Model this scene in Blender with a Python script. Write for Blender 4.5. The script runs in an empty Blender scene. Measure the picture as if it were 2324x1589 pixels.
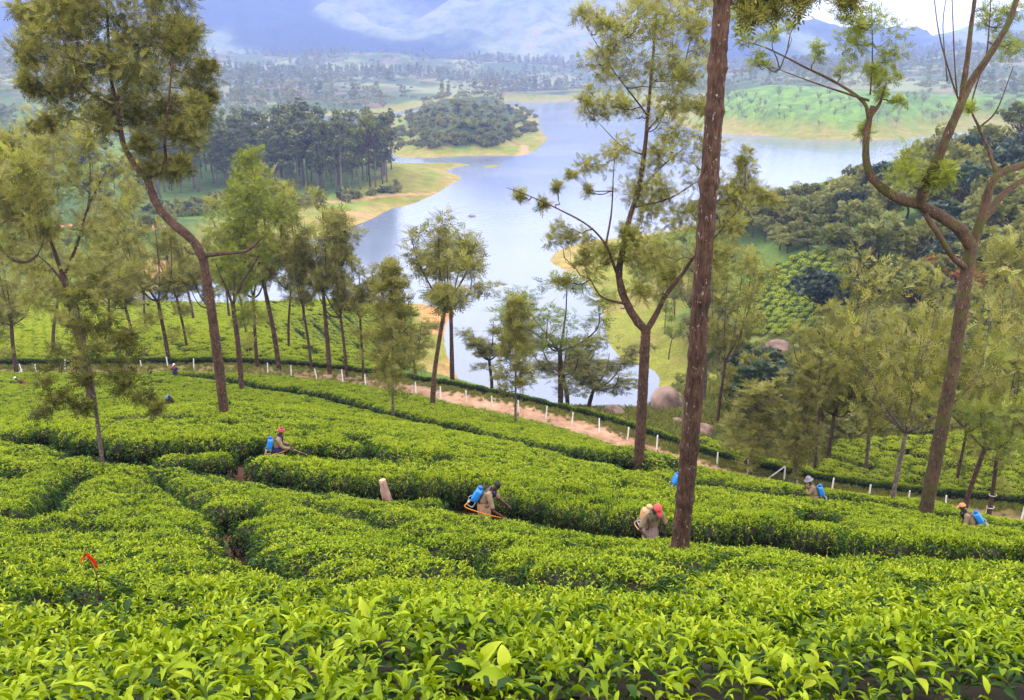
import bpy, math, random
import numpy as np
from mathutils import Vector, Matrix, Euler

random.seed(7); RNG = np.random.default_rng(7)
SC = bpy.context.scene
COL = SC.collection

# ------------------------------------------------------------------ camera, sky, sun, exposure
CAM_Z = 65.0                       # metres above the lake
PITCH = math.radians(18.8)         # looking down over the valley
FPX = 853.0                        # focal length in pixels of a 1024 px wide frame
cam_d = bpy.data.cameras.new('camera'); cam = bpy.data.objects.new('camera', cam_d); COL.objects.link(cam)
cam_d.sensor_width = 36.0; cam_d.lens = FPX / 1024 * 36.0
cam_d.clip_start = 0.05; cam_d.clip_end = 30000
cam.location = (0, 0, CAM_Z); cam.rotation_euler = (math.pi / 2 - PITCH, 0, 0)
SC.camera = cam

SUN_ELEV, SUN_AZ = math.radians(52), math.radians(-50)   # azimuth from +Y towards +X
world = bpy.data.worlds.new('World'); SC.world = world; world.use_nodes = True
wn = world.node_tree.nodes; wl = world.node_tree.links
for n in list(wn): wn.remove(n)
w_out = wn.new('ShaderNodeOutputWorld'); w_bg = wn.new('ShaderNodeBackground')
w_sky = wn.new('ShaderNodeTexSky'); w_sky.sky_type = 'NISHITA'; w_sky.sun_disc = False
w_sky.sun_elevation = SUN_ELEV; w_sky.sun_rotation = SUN_AZ; w_sky.altitude = 1500; w_sky.dust_density = 2.0
w_tc = wn.new('ShaderNodeTexCoord'); w_mp = wn.new('ShaderNodeMapping'); w_mp.inputs['Scale'].default_value = (1, 1, 2.4)
w_no = wn.new('ShaderNodeTexNoise'); w_no.inputs['Scale'].default_value = 2.2; w_no.inputs['Detail'].default_value = 5
w_rp = wn.new('ShaderNodeMapRange'); w_rp.inputs[1].default_value = 0.30; w_rp.inputs[2].default_value = 0.62
w_rp.inputs[3].default_value = 0.86; w_rp.inputs[4].default_value = 1.0
w_mx = wn.new('ShaderNodeMix'); w_mx.data_type = 'RGBA'
w_mx.inputs[7].default_value = (26.5, 25.8, 25.2, 1)         # bright overcast cloud, before the strength below
wl.new(w_tc.outputs['Generated'], w_mp.inputs['Vector']); wl.new(w_mp.outputs[0], w_no.inputs['Vector'])
wl.new(w_no.outputs['Fac'], w_rp.inputs[0]); wl.new(w_rp.outputs[0], w_mx.inputs[0])
wl.new(w_sky.outputs[0], w_mx.inputs[6]); wl.new(w_mx.outputs[2], w_bg.inputs['Color'])
w_bg.inputs['Strength'].default_value = 0.11
wl.new(w_bg.outputs[0], w_out.inputs['Surface'])

sun_d = bpy.data.lights.new('sun', 'SUN'); sun = bpy.data.objects.new('sun', sun_d); COL.objects.link(sun)
sun_d.energy = 1.5; sun_d.angle = math.radians(12); sun_d.color = (1.0, 0.90, 0.74)
_sd = Vector((math.sin(SUN_AZ) * math.cos(SUN_ELEV), math.cos(SUN_AZ) * math.cos(SUN_ELEV), math.sin(SUN_ELEV)))
sun.rotation_euler = (-_sd).to_track_quat('-Z', 'Y').to_euler()
sun.location = (0, 0, 300)

SC.view_settings.view_transform = 'Standard'; SC.view_settings.look = 'None'
SC.view_settings.exposure = 0.4; SC.view_settings.gamma = 1.0; SC.view_settings.use_curve_mapping = False
SC.render.engine = 'CYCLES'
SC.cycles.max_bounces = 6; SC.cycles.diffuse_bounces = 3; SC.cycles.glossy_bounces = 2
SC.cycles.transmission_bounces = 3; SC.cycles.volume_bounces = 1; SC.cycles.transparent_max_bounces = 6
SC.cycles.use_denoising = True; SC.cycles.caustics_reflective = False; SC.cycles.caustics_refractive = False

# ------------------------------------------------------------------ helpers
VS = 2324 / 1024.0                 # survey units: the photograph read off at 2324 px width

def ray(vx, vy):
    cx = (vx / VS - 512) / FPX; cy = (350 - vy / VS) / FPX
    return np.array([cx, math.cos(PITCH) + cy * math.sin(PITCH), -math.sin(PITCH) + cy * math.cos(PITCH)])

def at(vx, vy, d):                 # the place seen in that direction at forward distance d
    r = ray(vx, vy); p = r * (d / r[1]); p[2] += CAM_Z
    return p

def onz(vx, vy, z):                # the place seen in that direction at height z
    r = ray(vx, vy); return np.array([0, 0, CAM_Z]) + r * ((z - CAM_Z) / r[2])

def project(p):                    # world points (N,3) -> survey units and depth
    p = np.atleast_2d(p) - np.array([0, 0, CAM_Z])
    f = p[:, 1] * math.cos(PITCH) - p[:, 2] * math.sin(PITCH)
    u = p[:, 1] * math.sin(PITCH) + p[:, 2] * math.cos(PITCH)
    f = np.where(f < 1e-3, 1e-3, f)
    return np.stack([(512 + FPX * p[:, 0] / f) * VS, (350 - FPX * u / f) * VS, f], 1)

def _hash(ix, iy, s):
    h = (ix.astype(np.int64) * 374761393 + iy.astype(np.int64) * 668265263 + s * 974711) & 0x7fffffff
    h = ((h ^ (h >> 13)) * 1274126177) & 0x7fffffff
    return ((h ^ (h >> 16)) & 0xffff) / 65535.0

def vnoise(x, y, s=0):
    x = np.asarray(x, float); y = np.asarray(y, float)
    ix = np.floor(x); iy = np.floor(y); fx = x - ix; fy = y - iy
    fx = fx * fx * (3 - 2 * fx); fy = fy * fy * (3 - 2 * fy)
    a = _hash(ix, iy, s); b = _hash(ix + 1, iy, s); c = _hash(ix, iy + 1, s); d = _hash(ix + 1, iy + 1, s)
    return (a + (b - a) * fx) * (1 - fy) + (c + (d - c) * fx) * fy

def fbm(x, y, s=0, o=4):
    r = 0; a = 0.5; f = 1.0
    for k in range(o):
        r = r + a * vnoise(np.asarray(x) * f, np.asarray(y) * f, s + k * 17); a *= 0.5; f *= 2.03
    return r / (1 - 0.5 ** o)

def mesh_data(name, V, Fc, mats=(), smooth=False, attrs=None, fmat=None):
    V = np.ascontiguousarray(V, np.float32).reshape(-1, 3); Fc = np.ascontiguousarray(Fc, np.int32)
    k = Fc.shape[1]; me = bpy.data.meshes.new(name)
    me.vertices.add(len(V)); me.vertices.foreach_set('co', V.ravel())
    me.loops.add(Fc.size); me.loops.foreach_set('vertex_index', Fc.ravel())
    me.polygons.add(len(Fc)); me.polygons.foreach_set('loop_start', np.arange(0, Fc.size, k, dtype=np.int32))
    if smooth is not None: me.polygons.foreach_set('use_smooth', np.full(len(Fc), bool(smooth)))
    for m in mats: me.materials.append(m)
    if fmat is not None: me.polygons.foreach_set('material_index', np.asarray(fmat, np.int32))
    for an, (dom, typ, arr) in (attrs or {}).items():
        a = me.attributes.new(an, typ, dom)
        key = 'color' if 'COLOR' in typ else ('vector' if typ == 'FLOAT_VECTOR' else 'value')
        a.data.foreach_set(key, np.ascontiguousarray(arr, np.int32 if typ == 'INT' else np.float32).ravel())
    me.update(calc_edges=True)
    return me

def link(name, data, parent=None, label=None, cat=None, group=None, kind=None, loc=None, rot=None, scale=None):
    o = bpy.data.objects.new(name, data); COL.objects.link(o)
    if parent is not None: o.parent = parent
    if label: o['label'] = label
    if cat: o['category'] = cat
    if group: o['group'] = group
    if kind: o['kind'] = kind
    if loc is not None: o.location = [float(c) for c in loc]
    if rot is not None: o.rotation_euler = rot
    if scale is not None: o.scale = scale
    return o

class Geo:                         # collects triangles / quads (quads become two triangles) with per-face material and tint
    def __init__(s): s.V = []; s.F = []; s.M = []; s.T = []; s.n = 0
    def add(s, V, F, m=0, tint=0.5):
        V = np.asarray(V, float).reshape(-1, 3); F = np.asarray(F, int)
        if F.shape[1] == 4: F = np.concatenate([F[:, [0, 1, 2]], F[:, [0, 2, 3]]])
        s.V.append(V); s.F.append(F + s.n); s.M.append(np.full(len(F), m))
        t = np.asarray(tint, float); s.T.append(np.full(len(V), float(t)) if t.ndim == 0 else t)
        s.n += len(V)
    def data(s, name, mats, smooth=True):
        return mesh_data(name, np.concatenate(s.V), np.concatenate(s.F), mats, smooth,
                         {'tint': ('POINT', 'FLOAT', np.concatenate(s.T))}, np.concatenate(s.M))
    def build(s, name, mats, parent=None, smooth=True, **kw):
        return link(name, s.data(name, mats if isinstance(mats, (list, tuple)) else [mats], smooth), parent, **kw)

def tube(path, rad, n=8, cap=True, wob=0.0, seed=0):
    P = np.asarray(path, float); R = np.broadcast_to(np.asarray(rad, float), (len(P),)).copy()
    T = np.gradient(P, axis=0); T /= np.linalg.norm(T, axis=1)[:, None] + 1e-9
    ref = np.array([0.0, 1, 0]) if abs(T[0, 1]) < 0.9 else np.array([1.0, 0, 0])
    u = np.cross(ref, T[0]); u /= np.linalg.norm(u); U = []
    for t in T:
        u = u - t * np.dot(u, t); u /= np.linalg.norm(u) + 1e-9; U.append(u)
    U = np.array(U); B = np.cross(T, U)
    a = np.arange(n) * 2 * math.pi / n
    rr = R[:, None] * np.ones(n)[None]
    if wob: rr = rr * (1 + wob * (vnoise(np.arange(len(P))[:, None] * 0.7 + seed * 9.1 + 0 * a, np.cos(a)[None] * 1.5 + np.arange(len(P))[:, None] * .13, seed) - 0.5) * 2)
    V = P[:, None] + rr[..., None] * (np.cos(a)[None, :, None] * U[:, None] + np.sin(a)[None, :, None] * B[:, None])
    V = V.reshape(-1, 3); i = np.arange(len(P) - 1)[:, None] * n; j = np.arange(n)[None]
    F = np.stack([i + j, i + (j + 1) % n, i + n + (j + 1) % n, i + n + j], -1).reshape(-1, 4)
    F = np.concatenate([F[:, [0, 1, 2]], F[:, [0, 2, 3]]])
    if cap:
        c0, c1 = len(V), len(V) + 1; V = np.concatenate([V, P[:1], P[-1:]]); j = np.arange(n)
        F = np.concatenate([F, np.stack([(j + 1) % n, j, np.full(n, c0)], 1),
                            np.stack([(len(P) - 1) * n + j, (len(P) - 1) * n + (j + 1) % n, np.full(n, c1)], 1)])
    return V, F

def spline(pts, per=6):            # Catmull-Rom through the points
    P = np.asarray(pts, float)
    if len(P) < 3: 
        t = np.linspace(0, 1, per * (len(P) - 1) + 1)[:, None]; return P[0] * (1 - t) + P[-1] * t
    Q = np.concatenate([2 * P[:1] - P[1:2], P, 2 * P[-1:] - P[-2:-1]]); out = []
    for k in range(1, len(Q) - 2):
        for t in np.arange(per) / per:
            a, b, c, d = Q[k - 1], Q[k], Q[k + 1], Q[k + 2]
            out.append(0.5 * (2 * b + (c - a) * t + (2 * a - 5 * b + 4 * c - d) * t * t + (3 * b - a - 3 * c + d) * t ** 3))
    out.append(P[-1]); return np.array(out)

# ------------------------------------------------------------------ materials
def mat(name, color, rough=0.8, spec=0.3, metallic=0.0):
    m = bpy.data.materials.new(name); m.use_nodes = True; b = m.node_tree.nodes['Principled BSDF']
    b.inputs['Base Color'].default_value = (*color, 1); b.inputs['Roughness'].default_value = rough
    b.inputs['Specular IOR Level'].default_value = spec; b.inputs['Metallic'].default_value = metallic
    return m

def nd(m, typ, **kw):
    n = m.node_tree.nodes.new(typ)
    for k, v in kw.items():
        if k.startswith('i_'): n.inputs[k[2:].replace('_', ' ')].default_value = v
        else: setattr(n, k, v)
    return n

def ramp(m, stops):
    n = m.node_tree.nodes.new('ShaderNodeValToRGB'); e = n.color_ramp.elements
    while len(e) < len(stops): e.new(0.5)
    for el, (p, c) in zip(e, stops): el.position = p; el.color = (*c, 1)
    return n

def noisy(name, stops, scale=8, detail=6, rough=0.85, spec=0.2, bump=0.3, bscale=None, stretch=(1, 1, 1), dist=0.05):
    m = mat(name, (0.5, 0.5, 0.5), rough, spec); L = m.node_tree.links; b = m.node_tree.nodes['Principled BSDF']
    tc = nd(m, 'ShaderNodeTexCoord'); mp = nd(m, 'ShaderNodeMapping'); mp.inputs['Scale'].default_value = stretch
    no = nd(m, 'ShaderNodeTexNoise'); no.inputs['Scale'].default_value = scale; no.inputs['Detail'].default_value = detail
    r = ramp(m, stops)
    L.new(tc.outputs['Object'], mp.inputs['Vector']); L.new(mp.outputs[0], no.inputs['Vector']); L.new(no.outputs['Fac'], r.inputs['Fac'])
    L.new(r.outputs['Color'], b.inputs['Base Color'])
    if bump:
        n2 = nd(m, 'ShaderNodeTexNoise'); n2.inputs['Scale'].default_value = bscale or scale * 2.5; n2.inputs['Detail'].default_value = 6
        bp = nd(m, 'ShaderNodeBump'); bp.inputs['Strength'].default_value = bump; bp.inputs['Distance'].default_value = dist
        L.new(mp.outputs[0], n2.inputs['Vector']); L.new(n2.outputs['Fac'], bp.inputs['Height']); L.new(bp.outputs[0], b.inputs['Normal'])
    return m

def leaf_mat(name, stops, transl=0.35, gloss=0.25, rough=0.45, vary=0.12, tmix=(1.0, 1.0, 0.6)):
    """leaf: colour from the leaf's own 'tint', a little different from plant to plant; light passes through it"""
    m = bpy.data.materials.new(name); m.use_nodes = True; N = m.node_tree.nodes; L = m.node_tree.links
    for n in list(N): N.remove(n)
    out = N.new('ShaderNodeOutputMaterial'); at_ = N.new('ShaderNodeAttribute'); at_.attribute_name = 'tint'
    oi = N.new('ShaderNodeObjectInfo'); r = ramp(m, stops)
    ad = N.new('ShaderNodeMath'); ad.operation = 'MULTIPLY_ADD'; ad.inputs[1].default_value = vary; ad.inputs[2].default_value = -vary / 2
    sm = N.new('ShaderNodeMath'); sm.operation = 'ADD'
    L.new(oi.outputs['Random'], ad.inputs[0]); L.new(ad.outputs[0], sm.inputs[0]); L.new(at_.outputs['Fac'], sm.inputs[1]); L.new(sm.outputs[0], r.inputs['Fac'])
    p = N.new('ShaderNodeBsdfPrincipled'); p.inputs['Roughness'].default_value = rough; p.inputs['Specular IOR Level'].default_value = gloss
    t = N.new('ShaderNodeBsdfTranslucent'); mx = N.new('ShaderNodeMixShader'); mx.inputs[0].default_value = transl
    tm = N.new('ShaderNodeMix'); tm.data_type = 'RGBA'; tm.blend_type = 'MULTIPLY'; tm.inputs[0].default_value = 1; tm.inputs[7].default_value = (*tmix, 1)
    L.new(r.outputs['Color'], p.inputs['Base Color']); L.new(r.outputs['Color'], tm.inputs[6]); L.new(tm.outputs[2], t.inputs['Color'])
    L.new(p.outputs[0], mx.inputs[1]); L.new(t.outputs[0], mx.inputs[2]); L.new(mx.outputs[0], out.inputs['Surface'])
    return m

# ------------------------------------------------------------------ lie of the land
def sv(pts): return np.array([onz(x, y, 0.0)[:2] for x, y in pts])
LAKE = sv([(775,525),(842,497),(892,474),(918,468),(958,455),(995,436),(1022,420),(1040,412),(1049,406),(1040,398),(1012,388),(1030,381),(1068,374),(1040,370),(980,371),(901,373),
           (870,360),(850,330),(800,305),(710,297),(600,303),(480,302),(300,321),(150,320),(90,313),(150,305),(300,300),(480,284),(600,275),(710,262),
           (775,260),(882,261),(950,242),(1050,229),(1130,227),(1169,230),(1242,231),(1342,224),(1440,228),(1480,240),(1500,262),(1560,290),(1644,303),
           (1717,307),(1800,315),(1917,318),(2017,317),(2083,312),(2150,303),(2200,297),(2255,284),(2275,282),(2268,290),(2210,309),(2140,345),(2060,400),(2000,432),(1950,448),
           (1897,458),(1847,455),(1790,460),(1753,471),(1775,482),(1763,498),(1697,503),(1640,507),(1550,512),(1500,528),(1409,540),(1322,546),
           (1262,570),(1245,592),(1269,608),(1309,625),(1342,653),(1357,677),(1368,710),(1372,743),(1385,780),(1409,815),(1452,827),(1485,840),(1499,862),
           (1492,890),(1472,922),(1420,935),(1340,938),(1200,928),(1100,908),(1049,890),(1040,867),(1022,830),(1006,783),(1010,737),(1033,712),(1030,702),
           (960,690),(850,684),(700,681),(584,682),(444,697),(334,706),(277,715),(250,700),(300,675),(380,655),(480,632),(600,592),(690,547)])
ISLAND = sv([(898,356),(935,359),(975,358),(1020,356),(1075,353),(1130,352),(1175,354),(1202,349),(1220,339),(1232,330),(1245,315),(1233,303),(1224,290),(1222,270),(1200,250),
             (1169,241),(1100,238),(1000,246),(930,252),(880,270),(862,300),(880,335)])
ISLET = sv([(1095,378),(1105,375),(1120,374),(1135,375.5),(1142,378),(1125,381),(1108,381)])

def poly_sd(x, y, P):              # distance to a polygon, negative inside
    d2 = np.full(x.shape, 1e18); ins = np.zeros(x.shape, bool); n = len(P)
    for k in range(n):
        ax, ay = P[k]; bx, by = P[(k + 1) % n]; ex, ey = bx - ax, by - ay
        t = np.clip(((x - ax) * ex + (y - ay) * ey) / (ex * ex + ey * ey + 1e-12), 0, 1)
        d2 = np.minimum(d2, (x - ax - t * ex) ** 2 + (y - ay - t * ey) ** 2)
        c = ((ay > y) != (by > y)) & (x < (bx - ax) * (y - ay) / ((by - ay) if abs(by - ay) > 1e-12 else 1e-12) + ax)
        ins ^= c
    d = np.sqrt(d2); return np.where(ins, -d, d)

PATH_V = [(-260,838,84),(60,842,87),(400,838,90),(620,842,90),(850,868,86),(1050,902,80),(1300,960,74),(1450,1008,69.5),(1600,1060,65.5),(1800,1108,62),(2000,1140,59.5),(2324,1175,56),(2750,1215,52)]
PATH = spline([at(*p) for p in PATH_V], 6)
T_ = 0.85                          # height of the plucked tea table
CP = [at(x, y, d) - np.array([0, 0, (T_ if t else 0)]) for x, y, d, t in [
    (1162,1589,1.5,1),(300,1589,1.5,1),(2000,1589,1.5,1),(1162,1520,2.5,1),(100,1520,2.6,1),(2250,1520,2.5,1),(1162,1450,4.5,1),(0,1450,4.6,1),(2324,1450,4.4,1),
    (1162,1400,6.2,1),(0,1390,6.8,1),(2324,1400,6,1),(1162,1300,11,1),(300,1290,11.5,1),(2000,1310,10.5,1),(0,1240,14,1),(2324,1310,10.5,1),(700,1200,16.5,1),
    (1485,1215,19.5,1),(1100,1160,23,1),(880,1130,24.5,1),(0,1100,25,1),(300,1060,28,1),(620,1028,31.5,1),(1000,1060,29,1),(1300,1100,28,1),(1660,1140,28,1),
    (1860,1137,30,1),(2218,1203,27,1),(2324,1230,24.5,1),(1900,1230,19,1),(2324,1280,17,1),(1700,1235,17,1),
    (508,940,45,0),(0,960,45,1),(250,930,50,1),(380,920,60,1),(0,880,70,1),(600,890,68,1),(900,960,52,1),(1170,968,55,1),(1200,1010,44,1),(1450,1045,39,0),(1700,1100,42,1),(1450,1075,36,1),
    (2100,1168,38,0),(2324,1204,36,1),(2230,1198,44,1),(2000,1174,46,1),(1800,1142,49,1),(1650,1108,52,1),(1300,992,62,1),(1450,1038,57,1),(1050,926,70,1),
    # spur with tea beyond the earth path
    (500,780,112,0),(500,740,150,0),(500,712,195,0),(800,790,108,0),(900,765,130,0),(940,722,180,0),(0,780,115,0),(0,722,180,0),(-250,760,130,0),(250,745,150,0),
    # wooded hollow and tea slope across it
    (1620,950,95,0),(1700,900,105,0),(1880,800,125,0),(1740,745,140,0),(1740,590,180,0),(1640,545,235,0),(1900,600,175,0),(2050,560,170,0),(2200,560,150,0),
    (2200,420,205,0),(2324,330,230,0),(2500,300,240,0),(2000,430,240,0),(1900,505,230,0),(2324,950,80,0),(2324,800,115,0),(2000,950,88,0),(2100,1080,68,0),(2500,1000,75,0),(1560,960,112,0),(1500,935,128,0),
    (1430,950,120,0),(1250,935,130,0)]]
CP += [onz(x, y, z) for x, y, z in [(100,560,12),(100,505,12),(300,520,10),(0,400,10),(-200,450,20),(500,430,5),(700,430,5),(870,405,4),(330,585,6),(500,380,5),(700,350,5),
    (1700,250,17),(1900,262,15),(2100,275,10),(1800,186,40),(1650,200,34),(2000,205,38),(1560,230,15),(1900,155,42),(1700,170,40),(2150,215,30),(2200,250,14),
    (300,255,6),(100,250,12),(600,235,6),(300,200,20),(600,180,24),(900,235,3),(900,180,26),(1100,205,8),(1100,175,24),(1300,205,4),(1400,195,8),(1300,180,20),(100,190,30),(300,158,45),(600,160,38),(900,150,45),(1200,165,32),(1450,172,30)]]
CP += [at(x, y, d) for x, y, d in [(500,118,2600),(900,124,2500),(700,128,2450),(150,120,2500),(1200,150,2400),(1500,160,2500),(2130,140,1900),(2324,95,1900),(2500,80,1900),(2200,175,1500),(2324,150,1500),(2324,200,1250),(2400,250,900),
    (-250,110,2300),(-300,300,800),(-300,700,200),(2700,1000,90),(2700,500,190),(1900,146,2600)]]
CP += [p for p in PATH[::5]]
CP = np.array(CP + [np.array([x, y, z]) for x, y, z in [(0,0,63.55),(-6,0,63.5),(6,0,63.6),(0,-10,69),(-14,-10,69),(14,-10,69),(-20,3,62.5),(20,3,62),
    (0,3300,45),(1500,3300,60),(-1500,3300,60),(2600,3000,150),(-2600,3000,150)]])
_D = np.linalg.norm(CP[:, None, :2] - CP[None, :, :2], axis=2)
_n = len(CP); _A = np.zeros((_n + 3, _n + 3)); _A[:_n, :_n] = _D - np.eye(_n) * 0.6
_A[:_n, _n] = 1; _A[:_n, _n + 1:] = CP[:, :2]; _A[_n, :_n] = 1; _A[_n + 1:, :_n] = CP[:, :2].T
_W = np.linalg.solve(_A, np.concatenate([CP[:, 2], [0, 0, 0]]))

def path_dist(x, y):
    d2 = np.full(x.shape, 1e18); z = np.zeros(x.shape); sd = np.zeros(x.shape)
    for a, b in zip(PATH[:-1], PATH[1:]):
        e = b - a; t = np.clip(((x - a[0]) * e[0] + (y - a[1]) * e[1]) / (e[0] ** 2 + e[1] ** 2), 0, 1)
        dx = x - a[0] - t * e[0]; dy = y - a[1] - t * e[1]; q = dx * dx + dy * dy
        m = q < d2; d2 = np.where(m, q, d2); z = np.where(m, a[2] + t * e[2], z)
        sd = np.where(m, np.sign(e[0] * dy - e[1] * dx), sd)
    return np.sqrt(d2), z, sd      # sd > 0: beyond (downhill)

def height(x, y):
    x = np.asarray(x, float); y = np.asarray(y, float); shp = x.shape; x = x.ravel(); y = y.ravel()
    h = np.full(x.shape, _W[_n]) + _W[_n + 1] * x + _W[_n + 2] * y
    for k in range(_n): h += _W[k] * np.sqrt((x - CP[k, 0]) ** 2 + (y - CP[k, 1]) ** 2)
    far = np.clip((y - 60) / 600, 0, 1)
    h += far * 26 * (fbm(x / 210, y / 210, 3) - 0.5) + np.clip((y - 900) / 900, 0, 1) * 40 * (fbm(x / 420, y / 420, 5) - 0.5)
    h += np.clip(1 - y / 120, 0, 1) * 0.25 * (fbm(x / 3.1, y / 3.1, 9) - 0.5)
    near = (y < 130) & (y > 30)
    if near.any():
        pd, pz, sd = path_dist(x[near], y[near]); w = np.clip(1 - (pd - np.where(sd > 0, 2.2, 4.6)) / 1.6, 0, 1); w = w * w * (3 - 2 * w)
        h[near] = h[near] * (1 - w) + (pz - 0.05 * pd * sd) * w
    fr = y > 90
    sdl = np.full(x.shape, 1e3); 
    if fr.any():
        s = poly_sd(x[fr], y[fr], LAKE); s1 = poly_sd(x[fr], y[fr], ISLAND); s2 = poly_sd(x[fr], y[fr], ISLET)
        wob = (fbm(x[fr] / 14, y[fr] / 14, 21) - 0.5) * np.clip(y[fr] / 130, 1, 5)
        land = np.maximum(s, np.maximum(-s1, -s2)) + wob * 0.8
        hh = h[fr].copy(); isl = s1 < 0
        k1 = np.clip((-s1 - 6) / 42, 0, 1); hh = np.where(isl, 1.0 + 15 * k1 * k1 * (3 - 2 * k1) + 5 * (fbm(x[fr] / 30, y[fr] / 30, 8) - .4), hh)
        hh = np.where(s2 < 0, 0.5, hh)
        sl = np.where(y[fr] < 200, 0.40, 0.14); wd = np.where(y[fr] < 200, 14, 30)
        sl = np.where(isl, 0.10, sl); wd = np.where(isl, 22, wd)
        cap = sl * np.minimum(land, wd) + 0.55 * np.maximum(land - wd, 0)
        up = np.maximum(np.minimum(hh, cap), 0.06 * np.minimum(land, 12) + 0.02)
        h[fr] = np.where(land > 0, up, -np.minimum(-land * 0.22, 5.0)); sdl[fr] = land
    height.land = sdl.reshape(shp)
    return h.reshape(shp)

NR, NC = 560, 430                  # the ground sheet's own grid; heights are read back from it
GY = np.exp(np.linspace(math.log(4), math.log(3640), NR)) - 12
GX = (GY + 12)[:, None] * np.linspace(-1, 1, NC)[None] * 0.98
GYY = np.repeat(GY[:, None], NC, 1)
GZ = height(GX, GYY); GLAND = height.land.copy()
def _look(A, x, y):
    x = np.asarray(x, float); y = np.asarray(y, float)
    r = np.clip((np.log(np.maximum(y + 12, 4.01)) - math.log(4)) / (math.log(3640) - math.log(4)) * (NR - 1), 0, NR - 1.001)
    c = np.clip((x / (np.maximum(y + 12, 4.01) * .98) + 1) / 2 * (NC - 1), 0, NC - 1.001)
    i = r.astype(int); j = c.astype(int); u = r - i; v = c - j
    return (A[i, j] * (1 - v) + A[i, j + 1] * v) * (1 - u) + (A[i + 1, j] * (1 - v) + A[i + 1, j + 1] * v) * u
def hgt(x, y): return _look(GZ, x, y)
def lnd(x, y): return _look(GLAND, x, y)
def ground_z(x, y): return float(hgt(x, y))
_rt = np.concatenate([np.arange(1.2, 60, 0.25), np.arange(60, 260, 0.8), np.arange(260, 2000, 4)])
def hit(vx, vy, off=0.0):          # where a line of sight meets the ground (or a surface off above it)
    r = ray(vx, vy); q = r[None] * (_rt / r[1])[:, None]; z = hgt(q[:, 0], q[:, 1]) + off - (q[:, 2] + CAM_Z)
    i = int(np.argmax(z > 0)) if (z > 0).any() else len(_rt) - 1
    a, b = (_rt[max(i - 1, 0)], _rt[i])
    for _ in range(18):
        m = (a + b) / 2; p = r * (m / r[1])
        if ground_z(p[0], p[1]) + off > p[2] + CAM_Z: b = m
        else: a = m
    p = r * (b / r[1]); return np.array([p[0], p[1], ground_z(p[0], p[1])])
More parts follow.
